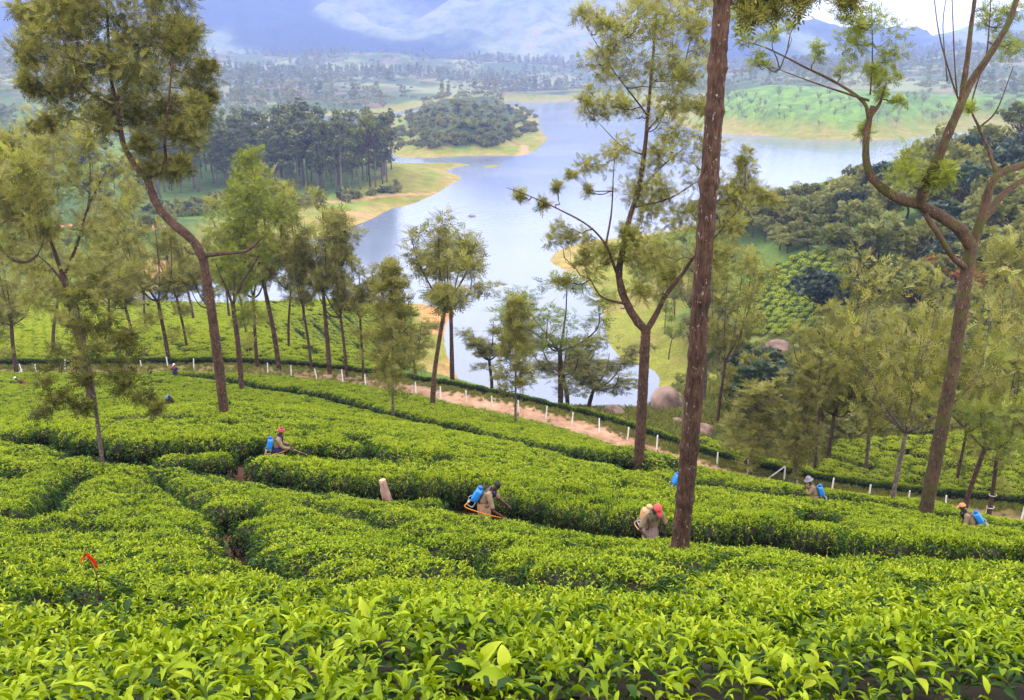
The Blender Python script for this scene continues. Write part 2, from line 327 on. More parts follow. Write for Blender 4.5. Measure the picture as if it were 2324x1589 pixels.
# ------------------------------------------------------------------ ground sheet
def build_ground():
    nr, nc = NR, NC; X, Y, Z, land = GX, GYY, GZ, GLAND
    V = np.stack([X, Y, Z], -1).reshape(-1, 3)
    i = np.arange(nr - 1)[:, None] * nc; j = np.arange(nc - 1)[None]
    Fc = np.stack([i + j, i + j + 1, i + nc + j + 1, i + nc + j], -1).reshape(-1, 4)
    pd, pz, sd = path_dist(X.ravel(), Y.ravel()); pd = pd.reshape(X.shape); sd = sd.reshape(X.shape)
    def mix(a, b, w): return a * (1 - w[..., None]) + np.array(b) * w[..., None]
    def ss(v, a, b): t = np.clip((v - a) / (b - a), 0, 1); return t * t * (3 - 2 * t)
    n1 = fbm(X / 9, Y / 9, 31); n2 = fbm(X / 38, Y / 38, 33); n3 = fbm(X / 2.2, Y / 2.2, 35); n4 = fbm(X / 120, Y / 120, 37)
    c = np.zeros(X.shape + (3,)) + np.array([0.09, 0.045, 0.025])                      # tea soil with litter
    grass = np.array([0.185, 0.19, 0.03]); soil = np.array([0.40, 0.22, 0.11])
    far = np.maximum(ss(Y, 92, 120), (sd > 0) * ss(pd, 3.5, 6) * (Y < 130) * (Y > 20))
    green = mix(np.zeros(X.shape + (3,)) + np.array([0.10, 0.155, 0.03]), [0.06, 0.10, 0.025], ss(n2, .45, .6))
    c = c * (1 - far[..., None]) + green * far[..., None]
    hills = ss(Y, 900, 1150)
    hc = mix(np.zeros(X.shape + (3,)) + np.array([0.075, 0.105, 0.04]), [0.20, 0.22, 0.09], ss(n4, .52, .62)); hc = mix(hc, [0.26, 0.15, 0.11], ss(n2, .62, .72) * .7)
    c = c * (1 - hills[..., None]) + hc * hills[..., None]
    # tea headland over the water
    pv = project(V).reshape(X.shape + (3,)); 
    tea = ss(pv[..., 0], 1560, 1640) * ss(Y, 700, 760) * (1 - ss(Y, 1080, 1200)) * ss(X, 100, 180)
    row = 0.5 + 0.5 * np.sin((Z * 1.9 + 2.2 * n2) * 2)
    c = c * (1 - tea[..., None]) + (mix(np.zeros(X.shape + (3,)) + np.array([0.155, 0.25, 0.035]), [0.09, 0.16, 0.03], ss(n1 + .25 * row, .45, .75))) * tea[..., None]
    # banks
    bw = np.where(Y < 200, 15, np.where(Y < 480, 34, 42)); bank = (1 - ss(land, bw * .75, bw * 1.15 + 6 * n1)) * far
    bank = np.maximum(bank, ss(land, -50, 0) * far * (poly_sd(X.ravel(), Y.ravel(), ISLAND + 0.0).reshape(X.shape) < 0) * (1 - ss(land, 16 + 8 * n1, 26 + 8 * n1)))
    bcol = mix(np.zeros(X.shape + (3,)) + grass, [0.24, 0.20, 0.05], ss(n1, .42, .62)); bcol = mix(bcol, [0.15, 0.21, 0.035], ss(n2, .55, .68))
    edge = (1 - ss(land, 1.0 + 6 * n2, 4 + 16 * ss(n2, .45, .7)))
    bcol = mix(bcol, soil, edge * 0.45 * ss(n2 + .2 * n3, .50, .70))
    c = c * (1 - bank[..., None]) + bcol * bank[..., None]
    isl = (poly_sd(X.ravel(), Y.ravel(), ISLAND).reshape(X.shape) < 0); c = mix(c, [0.055, 0.075, 0.022], isl * ss(land, 18 + 8 * n1, 28 + 8 * n1))
    hol = (X > 8) * ss(Y, 60, 70) * (1 - ss(Y, 160, 200)) * (1 - bank) * (sd > 0) * (pd > 5); c = mix(c, [0.15, 0.145, 0.035], hol * ss(n1, .40, .55) * .8); c = mix(c, [0.30, 0.16, 0.09], hol * ss(n2 + .3 * n3, .66, .76) * .7)
    # earth bank at the end of the spur, trodden trails
    sx, sy = pv[..., 0], pv[..., 1]
    spur = ss(sx, 930, 975) * (1 - ss(sx, 1055, 1085)) * ss(Y, 105, 118) * (1 - ss(Y, 235, 250))
    c = mix(c, [0.46, 0.20, 0.09], spur * .75 * ss(n1 + .3 * n2, .60, .78))
    def trail(pts, w, col, st=0.9):
        nonlocal c
        T = spline([onz(a, b, z)[:2].tolist() + [0] for a, b, z in pts], 5); d = np.full(X.shape, 1e9)
        for a, b in zip(T[:-1], T[1:]):
            e = b - a; t = np.clip(((X - a[0]) * e[0] + (Y - a[1]) * e[1]) / (e[0] ** 2 + e[1] ** 2 + 1e-9), 0, 1)
            d = np.minimum(d, np.hypot(X - a[0] - t * e[0], Y - a[1] - t * e[1]))
        c = mix(c, col, st * (1 - ss(d, w * (.4 + .5 * n3), w * (1 + .5 * n3))))
    trail([(720,470,2.5),(790,458,2.5),(870,444,2.5),(940,435,2.3),(985,430,2)], 2.2, [0.42, 0.24, 0.12])
    trail([(770,487,1.5),(815,486,1.2),(858,488,1)], 4.0, [0.45, 0.22, 0.12], .8)
    trail([(1140,349,2),(1178,345,3),(1192,330,3),(1186,322,4)], 3.0, [0.42, 0.24, 0.12])
    trail([(1110,346,2),(1160,348,2)], 5.0, [0.45, 0.24, 0.13], .7)
    trail([(-30,512,12),(120,507,12),(240,504,11),(360,508,10)], 3.2, [0.40, 0.17, 0.09])
    trail([(300,590,7),(360,580,6),(420,600,4)], 7.0, [0.42, 0.20, 0.10], .8)
    # earth path with grassy verges
    po = pd * np.where(sd > 0, 1, -1) + .8; pw = (1 - ss(np.abs(po - .5) + 1.6 * (n3 - .5), 1.25, 2.0)); verge = (1 - ss(np.abs(po), 4.4, 6.2)) * (Y < 130)
    lft = 1 - ss(X, -22, -8)                                                          # overgrown towards the far end
    c = mix(c, [0.17, 0.17, 0.04], verge * .9)
    pc = mix(np.zeros(X.shape + (3,)) + np.array([0.37, 0.225, 0.145]), [0.29, 0.16, 0.10], ss(n3, .42, .62)); w = pw * (1 - .62 * lft * ss(n1, .35, .5)) * (1 - .45 * ss(X, 16, 24)) * np.where(Y < 130, 1, 0)
    c = c * (1 - w[..., None]) + pc * w[..., None]
    a = np.concatenate([c.reshape(-1, 3), np.ones((c.size // 3, 1))], 1)
    m = mat('ground', (.2, .2, .1), 0.95, 0.1); L = m.node_tree.links; b = m.node_tree.nodes['Principled BSDF']
    at_ = nd(m, 'ShaderNodeAttribute', attribute_name='Col'); tc = nd(m, 'ShaderNodeTexCoord')
    no = nd(m, 'ShaderNodeTexNoise'); no.inputs['Scale'].default_value = 1.7; no.inputs['Detail'].default_value = 8; no.inputs['Roughness'].default_value = .7
    no2 = nd(m, 'ShaderNodeTexNoise'); no2.inputs['Scale'].default_value = 0.16; no2.inputs['Detail'].default_value = 7; no2.inputs['Roughness'].default_value = .7
    mr = nd(m, 'ShaderNodeMapRange'); mr.inputs[1].default_value = .3; mr.inputs[2].default_value = .7; mr.inputs[3].default_value = .6; mr.inputs[4].default_value = 1.35
    mr2 = nd(m, 'ShaderNodeMapRange'); mr2.inputs[1].default_value = .32; mr2.inputs[2].default_value = .68; mr2.inputs[3].default_value = .72; mr2.inputs[4].default_value = 1.25
    mu = nd(m, 'ShaderNodeMath', operation='MULTIPLY'); vm = nd(m, 'ShaderNodeVectorMath', operation='SCALE')
    L.new(tc.outputs['Object'], no.inputs['Vector']); L.new(tc.outputs['Object'], no2.inputs['Vector']); L.new(no.outputs['Fac'], mr.inputs[0]); L.new(no2.outputs['Fac'], mr2.inputs[0])
    L.new(mr.outputs[0], mu.inputs[0]); L.new(mr2.outputs[0], mu.inputs[1]); L.new(at_.outputs['Color'], vm.inputs[0]); L.new(mu.outputs[0], vm.inputs['Scale']); L.new(vm.outputs[0], b.inputs['Base Color'])
    bp = nd(m, 'ShaderNodeBump'); bp.inputs['Strength'].default_value = .5; bp.inputs['Distance'].default_value = .12; L.new(no.outputs['Fac'], bp.inputs['Height']); L.new(bp.outputs[0], b.inputs['Normal'])
    return link('ground', mesh_data('ground', V, Fc, [m], True, {'Col': ('POINT', 'FLOAT_COLOR', a)}), kind='structure')
GROUND = build_ground()

def build_lake():
    m = mat('lake_water', (0.15, 0.18, 0.25), 0.09, 0.5); L = m.node_tree.links; b = m.node_tree.nodes['Principled BSDF']
    b.inputs['IOR'].default_value = 1.38
    tc = nd(m, 'ShaderNodeTexCoord'); mp = nd(m, 'ShaderNodeMapping'); mp.inputs['Scale'].default_value = (1, .45, 1)
    n1 = nd(m, 'ShaderNodeTexNoise'); n1.inputs['Scale'].default_value = 0.9; n1.inputs['Detail'].default_value = 4
    n2 = nd(m, 'ShaderNodeTexNoise'); n2.inputs['Scale'].default_value = 0.012; n2.inputs['Detail'].default_value = 3
    mr = nd(m, 'ShaderNodeMapRange'); mr.inputs[1].default_value = .4; mr.inputs[2].default_value = .62; mr.inputs[3].default_value = .05; mr.inputs[4].default_value = .16
    L.new(n2.outputs['Fac'], mr.inputs[0]); L.new(mr.outputs[0], b.inputs['Roughness'])
    bp = nd(m, 'ShaderNodeBump'); bp.inputs['Strength'].default_value = .5; bp.inputs['Distance'].default_value = .16
    L.new(tc.outputs['Object'], mp.inputs['Vector']); L.new(mp.outputs[0], n1.inputs['Vector']); L.new(tc.outputs['Object'], n2.inputs['Vector'])
    L.new(n1.outputs['Fac'], bp.inputs['Height']); L.new(bp.outputs[0], b.inputs['Normal'])
    V = [(-1200, 60, 0), (1400, 60, 0), (1400, 1900, 0), (-1200, 1900, 0)]
    return link('lake', mesh_data('lake', V, [[0, 1, 2, 3]], [m]), kind='structure')
build_lake()

# ------------------------------------------------------------------ mountains across the lake
def mountain(name, prof, y0, y1, seed, mat_, amp, base=20):
    xs = np.array([p[0] for p in prof], float); zs = np.array([p[1] for p in prof], float)
    nx, ny = 210, 84
    X = np.linspace(xs.min(), xs.max(), nx)[None].repeat(ny, 0); s = np.linspace(0, 1, ny)[:, None]
    R = np.interp(X[0], xs, zs)[None].repeat(ny, 0)
    up = np.clip(s / 0.62, 0, 1); prof_s = np.where(s < .62, up ** 1.25, 1 - 0.6 * ((s - .62) / .38) ** 1.5)
    Y = y0 + (y1 - y0) * s + 0 * X
    wx = fbm(X / 900, Y / 900, seed) * 900
    rid = 1 - np.abs(2 * fbm((X + wx) / 850, Y / 1500, seed + 3, 5) - 1)
    Z = base + (R - base) * prof_s + amp * (rid - .75) * np.minimum(1, s * 3.2) * np.minimum(1, 1.0) + amp * .25 * (fbm(X / 160, Y / 160, seed + 5) - .5) * np.minimum(1, s * 3)
    V = np.stack([X, Y, Z], -1).reshape(-1, 3); i = np.arange(ny - 1)[:, None] * nx; j = np.arange(nx - 1)[None]
    Fc = np.stack([i + j, i + j + 1, i + nx + j + 1, i + nx + j], -1).reshape(-1, 4)
    return link(name, mesh_data(name, V, Fc, [mat_], True), kind='structure')

def mountain_mat(name, thr, sc, rock=.6):
    m = mat(name, (.1, .1, .1), .95, .05); L = m.node_tree.links; b = m.node_tree.nodes['Principled BSDF']
    tc = nd(m, 'ShaderNodeTexCoord'); mp = nd(m, 'ShaderNodeMapping'); mp.inputs['Scale'].default_value = (1, .55, 1.6); mp.inputs['Rotation'].default_value = (0, .35, .5)
    n1 = nd(m, 'ShaderNodeTexNoise'); n1.inputs['Scale'].default_value = sc; n1.inputs['Detail'].default_value = 4; n1.inputs['Roughness'].default_value = .48; n1.inputs['Distortion'].default_value = .25
    n2 = nd(m, 'ShaderNodeTexNoise'); n2.inputs['Scale'].default_value = sc * 9; n2.inputs['Detail'].default_value = 8; n2.inputs['Roughness'].default_value = .65
    r1 = ramp(m, [(thr - .03, (0.020, 0.034, 0.040)), (thr + .01, (0.055, 0.078, 0.055)), (thr + .05, (0.15, 0.185, 0.09)), (thr + .15, (0.22, 0.235, 0.13))])  # dark forest to pale grass, with cloud shade and sun patches painted in
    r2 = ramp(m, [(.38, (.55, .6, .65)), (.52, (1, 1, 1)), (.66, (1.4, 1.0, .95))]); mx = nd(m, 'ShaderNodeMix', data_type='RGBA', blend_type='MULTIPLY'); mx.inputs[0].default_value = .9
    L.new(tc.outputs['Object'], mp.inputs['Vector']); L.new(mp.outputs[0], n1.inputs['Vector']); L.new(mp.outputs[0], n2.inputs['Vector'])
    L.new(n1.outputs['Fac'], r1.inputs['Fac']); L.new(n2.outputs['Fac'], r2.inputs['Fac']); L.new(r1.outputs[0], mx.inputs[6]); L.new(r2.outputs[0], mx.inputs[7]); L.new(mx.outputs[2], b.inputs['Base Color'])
    bp = nd(m, 'ShaderNodeBump'); bp.inputs['Strength'].default_value = .8; bp.inputs['Distance'].default_value = 18; L.new(n2.outputs['Fac'], bp.inputs['Height']); L.new(bp.outputs[0], b.inputs['Normal'])
    return m
MM = mountain_mat('sunlit_grassy_mountain', .50, .0015)
def rp(vx, vy, d): p = at(vx, vy, d); return (p[0], p[2])
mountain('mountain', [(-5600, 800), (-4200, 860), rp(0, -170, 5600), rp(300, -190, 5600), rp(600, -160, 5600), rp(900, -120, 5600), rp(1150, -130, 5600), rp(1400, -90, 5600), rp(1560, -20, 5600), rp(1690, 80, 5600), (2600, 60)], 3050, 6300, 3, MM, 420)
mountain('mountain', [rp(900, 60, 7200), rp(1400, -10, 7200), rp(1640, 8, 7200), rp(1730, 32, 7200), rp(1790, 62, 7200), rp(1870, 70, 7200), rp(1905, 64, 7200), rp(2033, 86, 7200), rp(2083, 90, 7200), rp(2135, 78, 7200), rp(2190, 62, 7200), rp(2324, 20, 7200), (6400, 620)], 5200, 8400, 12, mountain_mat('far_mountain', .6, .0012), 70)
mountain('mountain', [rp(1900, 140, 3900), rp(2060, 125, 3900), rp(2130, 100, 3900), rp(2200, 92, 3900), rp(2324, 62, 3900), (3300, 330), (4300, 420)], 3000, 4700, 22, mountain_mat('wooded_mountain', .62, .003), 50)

# ------------------------------------------------------------------ the blue air over the valley
def build_haze():
    m = bpy.data.materials.new('haze'); m.use_nodes = True; N = m.node_tree.nodes
    for n in list(N): N.remove(n)
    o = N.new('ShaderNodeOutputMaterial'); v = N.new('ShaderNodeVolumePrincipled')
    v.inputs['Color'].default_value = HAZE_COL; v.inputs['Density'].default_value = HAZE_D; v.inputs['Anisotropy'].default_value = 0.0
    m.node_tree.links.new(v.outputs[0], o.inputs['Volume'])
    x, y0, y1, z0, z1 = 7000, -120, 9000, -9, 1150
    V = [(-x, y0, z0), (x, y0, z0), (x, y1, z0), (-x, y1, z0), (-x, y0, z1), (x, y0, z1), (x, y1, z1), (-x, y1, z1)]
    return link('haze', mesh_data('haze', V, [[0, 3, 2, 1], [4, 5, 6, 7], [0, 1, 5, 4], [1, 2, 6, 5], [2, 3, 7, 6], [3, 0, 4, 7]], [m]), kind='stuff')
HAZE_COL = (0.38, 0.50, 1.0, 1); HAZE_D = 1.8e-4
build_haze()
# ------------------------------------------------------------------ tea
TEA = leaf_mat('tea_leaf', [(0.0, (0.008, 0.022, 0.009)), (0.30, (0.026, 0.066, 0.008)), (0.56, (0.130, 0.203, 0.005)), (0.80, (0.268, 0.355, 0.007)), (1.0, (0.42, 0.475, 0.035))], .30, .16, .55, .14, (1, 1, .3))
CORE = noisy('dark_bush_core', [(.35, (0.012, 0.010, 0.006)), (.65, (0.03, 0.022, 0.012))], 9)  # near-black filler inside each bush, added to block light between the leaves

def leaf_template(lod, curl=0.25, fold=0.22):
    if lod == 0:   ts, ws = [0.18, 0.42, 0.68, 0.88], [0.62, 1.0, 0.80, 0.36]
    elif lod == 1: ts, ws = [0.30, 0.68], [0.92, 0.82]
    else:          ts, ws = [0.48], [1.0]
    V = [(0, 0, 0)]; 
    for t, w in zip(ts, ws):
        z = 0.10 * math.sin(t * 2.2) - curl * t * t
        V += [(t, 0.5 * w, z + fold * .5 * w), (t, 0, z), (t, -0.5 * w, z + fold * .5 * w)]
    V.append((1, 0, -curl)); n = len(V) - 1; F = [(0, 2, 1), (0, 3, 2)]
    for k in range(len(ts) - 1):
        a = 1 + 3 * k; b = a + 3
        F += [(a, a + 1, b + 1), (a, b + 1, b), (a + 1, a + 2, b + 2), (a + 1, b + 2, b + 1)]
    a = 1 + 3 * (len(ts) - 1); F += [(a, a + 1, n), (a + 1, a + 2, n)]
    return np.array(V, float), np.array(F, int)
LT = {k: [leaf_template(k, c, f) for c, f in ((.16, .28), (.34, .22), (.55, .3), (.05, .35))] for k in (0, 1, 2)}

def frames(az, el, roll):          # rows: along the leaf, across it, its normal
    a = np.stack([np.cos(el) * np.cos(az), np.cos(el) * np.sin(az), np.sin(el)], -1)
    s = np.stack([-np.sin(az), np.cos(az), 0 * az], -1); n = np.cross(a, s)
    cr, sr = np.cos(roll)[:, None], np.sin(roll)[:, None]
    return np.stack([a, s * cr + n * sr, n * cr - s * sr], 1)

def add_leaves(g, P, Fm, ln, wd, tint, lod, m=0, rng=RNG):
    N = len(P)
    if N == 0: return
    which = rng.integers(0, 4, N)
    for k in range(4):
        q = np.where(which == k)[0]
        if len(q) == 0: continue
        T, TF = LT[lod][k]; S = np.stack([ln[q], wd[q], ln[q]], 1)
        V = np.einsum('nvj,njk->nvk', T[None] * S[:, None], Fm[q]) + P[q][:, None]
        F = (TF[None] + (np.arange(len(q)) * len(T))[:, None, None]).reshape(-1, 3)
        g.add(V.reshape(-1, 3), F, m, np.repeat(tint[q], len(T)))

def bush_leaves(rng, R, Hh, dens_top, dens_side, big=1.0, up=1.0, tadd=0.0):
    """leaves of one clipped bush: shoots with two leaves and a bud over the table, old leaves below and down the sides"""
    lump = rng.random(6) * 6.28
    def top_z(x, y):
        r = np.hypot(x, y) / R; return Hh * (1 - 0.5 * np.clip(r, 0, 1.1) ** 5) + 0.035 * np.sin(x * 4.1 + lump[0]) * np.sin(y * 3.7 + lump[1]) + 0.02 * np.sin(x * 9 + lump[2]) * np.sin(y * 8 + lump[3])
    A = math.pi * R * R; ns = int(dens_top * A)
    r = R * np.sqrt(rng.random(ns)); th = rng.random(ns) * 6.283; sx, sy = r * np.cos(th), r * np.sin(th); sz = top_z(sx, sy) + rng.normal(0, .018, ns)
    P, AZ, EL, RO, LN, WD, TI = [], [], [], [], [], [], []
    patch = fbm(sx * 2.3 + lump[4] * 9, sy * 2.3 + lump[5] * 9, 40)
    for j in range(4):             # young leaves of each shoot
        az = th * 0 + rng.random(ns) * 0.9 + j * 2.2 + lump[1] + th * 7; el = np.clip(rng.normal([1.0, .62, .38, .12][j] * up, .30, ns), -.4, 1.45)
        P.append(np.stack([sx, sy, sz + [.02, 0, -.02, -.045][j]], 1)); AZ.append(az); EL.append(el); RO.append(rng.normal(0, .35, ns))
        l = big * np.clip(rng.normal([.046, .070, .088, .092][j], .016, ns), .025, .15); LN.append(l); WD.append(l * rng.uniform(.30, .42, ns))
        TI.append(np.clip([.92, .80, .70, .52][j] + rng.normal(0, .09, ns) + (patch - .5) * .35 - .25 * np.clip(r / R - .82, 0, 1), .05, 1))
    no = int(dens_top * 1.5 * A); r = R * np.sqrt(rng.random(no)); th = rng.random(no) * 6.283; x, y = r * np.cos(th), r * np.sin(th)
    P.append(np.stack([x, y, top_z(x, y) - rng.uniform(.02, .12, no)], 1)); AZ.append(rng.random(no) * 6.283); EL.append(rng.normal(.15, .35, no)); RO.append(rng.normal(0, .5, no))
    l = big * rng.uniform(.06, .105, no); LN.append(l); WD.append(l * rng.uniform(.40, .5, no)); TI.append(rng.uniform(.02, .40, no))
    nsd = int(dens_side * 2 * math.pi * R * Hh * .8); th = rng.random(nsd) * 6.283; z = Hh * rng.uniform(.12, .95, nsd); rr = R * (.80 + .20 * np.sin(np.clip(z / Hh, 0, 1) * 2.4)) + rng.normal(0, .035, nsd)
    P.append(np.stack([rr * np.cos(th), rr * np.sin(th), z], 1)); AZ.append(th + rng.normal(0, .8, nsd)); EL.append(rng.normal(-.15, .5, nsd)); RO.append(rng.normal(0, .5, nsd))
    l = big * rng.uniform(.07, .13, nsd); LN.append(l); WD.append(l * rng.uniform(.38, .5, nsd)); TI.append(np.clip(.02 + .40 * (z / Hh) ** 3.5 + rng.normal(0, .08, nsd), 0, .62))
    c = lambda a: np.concatenate(a)
    return c(P), frames(c(AZ), c(EL), c(RO)), c(LN), c(WD), np.clip(c(TI) + tadd, 0, 1)

def core_shape(g, R, Hh, rng, n=12, m=1):
    a = np.arange(n) / n * 6.283; rings = [(0.30, 0.0), (0.42, .18), (.78, .42), (.84, .66), (.70, .82), (.35, .87)]
    V = np.concatenate([np.stack([R * k * np.cos(a) * (1 + .1 * rng.standard_normal(n)), R * k * np.sin(a) * (1 + .1 * rng.standard_normal(n)), np.full(n, z * Hh)], 1) for k, z in rings] + [[(0, 0, .88 * Hh)]])
    F = [(k * n + i, k * n + (i + 1) % n, (k + 1) * n + (i + 1) % n) for k in range(len(rings) - 1) for i in range(n)] + [(k * n + i, (k + 1) * n + (i + 1) % n, (k + 1) * n + i) for k in range(len(rings) - 1) for i in range(n)]
    F += [((len(rings) - 1) * n + i, (len(rings) - 1) * n + (i + 1) % n, len(rings) * n) for i in range(n)]
    g.add(V, F, m, .1)

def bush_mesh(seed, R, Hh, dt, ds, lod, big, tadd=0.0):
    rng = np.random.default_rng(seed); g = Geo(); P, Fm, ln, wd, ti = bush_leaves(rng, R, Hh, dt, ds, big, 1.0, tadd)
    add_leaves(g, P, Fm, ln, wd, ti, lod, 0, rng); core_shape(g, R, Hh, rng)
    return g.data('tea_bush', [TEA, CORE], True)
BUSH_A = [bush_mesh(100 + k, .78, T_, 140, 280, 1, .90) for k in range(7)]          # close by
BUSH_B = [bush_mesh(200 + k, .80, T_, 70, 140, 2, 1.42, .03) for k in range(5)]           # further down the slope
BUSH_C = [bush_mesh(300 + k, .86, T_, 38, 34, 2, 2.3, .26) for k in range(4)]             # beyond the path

def gap_dist(x, y, lines):
    d = np.full(x.shape, 9.9); nx = np.zeros(x.shape); ny = np.zeros(x.shape); rr = np.ones(x.shape)
    for L, r in lines:
        for a, b in zip(L[:-1], L[1:]):
            e = b - a; t = np.clip(((x - a[0]) * e[0] + (y - a[1]) * e[1]) / (e[0] ** 2 + e[1] ** 2 + 1e-9), 0, 1)
            dx = x - a[0] - t * e[0]; dy = y - a[1] - t * e[1]; q = np.hypot(dx, dy) / r
            m = q < d; d = np.where(m, q, d); nx = np.where(m, dx, nx); ny = np.where(m, dy, ny); rr = np.where(m, r, rr)
    return d, nx, ny, rr
GAPS_V = [([(1150,1172),(1340,1205),(1500,1228),(1640,1240),(1800,1245),(1900,1262),(2050,1282),(2200,1292),(2420,1300)], 1.32),
          ([(1150,1172),(1000,1148),(880,1136),(760,1118),(660,1104),(560,1086),(470,1068),(400,1058),(330,1045)], 1.25),
          ([(60,1000),(140,1020),(220,1038),(300,1042),(390,1034),(480,1034),(600,1036),(700,1040),(800,1040)], 1.25),
          ([(330,1045),(300,1042)], 1.3), ([(525,1078),(535,1045)], 1.05),
          ([(790,1005),(850,1045),(880,1058),(1000,1075),(1100,1085)], 1.1),
          ([(1820,1225),(1850,1190),(1845,1172)], 1.05),
          ([(430,852),(520,864),(620,885),(720,898),(800,918),(900,945),(1000,965),(1100,990),(1200,1010),(1330,1040),(1440,1062)], 1.25),
          ([(1560,1100),(1700,1116),(1800,1130),(1950,1142),(2150,1178),(2324,1205)], 1.2),
          ([(330,1085),(350,1110),(395,1150),(430,1172),(470,1200),(505,1240),(520,1285),(600,1330),(680,1350),(790,1375)], 1.0),
          ([(0,1200),(50,1185),(100,1130),(150,1090)], 1.0), ([(-60,1420),(60,1425),(140,1405),(175,1385)], .92),
          ([(700,1170),(790,1190),(880,1228),(930,1232)], 1.0), ([(960,1275),(1060,1308),(1140,1345),(1235,1392)], .98),
          ([(1180,1240),(1330,1265),(1450,1270)], .85), ([(1500,1425),(1560,1400),(1540,1370)], .85), ([(2324,1420),(2240,1400),(2180,1360)], .9), ([(1800,1330),(1900,1335),(1960,1345)], .85),
          ([(860,1345),(930,1370),(1000,1360)], .8), ([(1640,1330),(1560,1310)], .8)]
GAPS = [(np.array([hit(p[0], p[1], .72)[:2] + np.array([0, .55]) for p in L]), r * (1 if r > 1.3 else .90)) for L, r in GAPS_V]

def near_spots():
    rng = np.random.default_rng(5); pts = []; y = 1.0; k = 0
    while y < 96:
        sp = 0.98; xm = 0.68 * y + 7; n = int(2 * xm / sp); x = (np.arange(n) - n / 2 + .5 * (k % 2)) * sp + rng.uniform(-.2, .2, n)
        yy = y - .33 * x * np.clip(y / 60, 0, 1) * 0.6 + rng.uniform(-.17, .17, n) ; pts.append(np.stack([x, yy], 1)); y += .90; k += 1
    p = np.concatenate(pts); p = p[(p[:, 1] > .92)]
    pd, pz, sd = path_dist(p[:, 0], p[:, 1]); p = p[(sd < 0) & (pd > 6.6)]
    p = p[np.abs(p[:, 0]) < .66 * p[:, 1] + 5]
    d, nx, ny, rr = gap_dist(p[:, 0], p[:, 1], GAPS)
    push = (d < 1) & (d > .55); l = np.hypot(nx, ny) + 1e-6
    p[push] += np.stack([nx / l, ny / l], 1)[push] * (rr * (1 - d))[push][:, None]
    p = p[d > .55]; x, y = p[:, 0], p[:, 1]
    wz = 7 * fbm(x / 9, y / 9, 61); w2 = 9 * fbm(x / 12, y / 12, 63)
    a = np.abs(((y * 1.0 + .25 * x + wz) % 5.2) - 2.6); b = np.abs(((x * 1.0 - .45 * y + w2) % 7.5) - 3.75)
    brk = fbm(x / 4.5, y / 4.5, 65); thin = ((a < .42) & (brk > .49)) | ((b < .38) & (brk < .47))
    keep = ~(thin & (y > 5)); return p[keep]
NEAR = near_spots()
TREE_FEET = []                     # kept clear of bushes (filled in below before placing)

def terrace(x, y):                # bushes stand taller just below a furrow and lower just above it
    f = np.ones(x.shape)
    for k in (0, 1, 2, 7, 8):
        d, nx, ny, rr = gap_dist(x, y, [GAPS[k]]); dd = d * rr; w = np.exp(-((dd - rr) / 2.6) ** 2) * (dd < 8)
        f = np.where(ny > 0, f + (.40 if k == 0 else .24 if k < 3 else .05) * w, f - .30 * np.exp(-((dd - rr) / 1.0) ** 2))
    return np.clip(f * (1 - .25 * np.exp(-((path_dist(x, y)[0] - 6.6) / 2.2) ** 2)), .6, 1.38)

def slope_rot(x, y, yaw, w=.75):
    e = .4; hx = (ground_z(x + e, y) - ground_z(x - e, y)) / (2 * e); hy = (ground_z(x, y + e) - ground_z(x, y - e)) / (2 * e)
    n = Vector((-hx * w, -hy * w, 1)).normalized(); q = Vector((0, 0, 1)).rotation_difference(n)
    return (q.to_matrix() @ Matrix.Rotation(yaw, 3, 'Z')).to_euler()

def slope_rots(x, y, yaw, w=.75):
    e = .4; hx = (hgt(x + e, y) - hgt(x - e, y)) / (2 * e); hy = (hgt(x, y + e) - hgt(x, y - e)) / (2 * e)
    out = []
    for a, b, c in zip(hx, hy, yaw):
        q = Vector((0, 0, 1)).rotation_difference(Vector((-a * w, -b * w, 1)).normalized()); out.append((q.to_matrix() @ Matrix.Rotation(c, 3, 'Z')).to_euler()[:])
    return np.array(out)

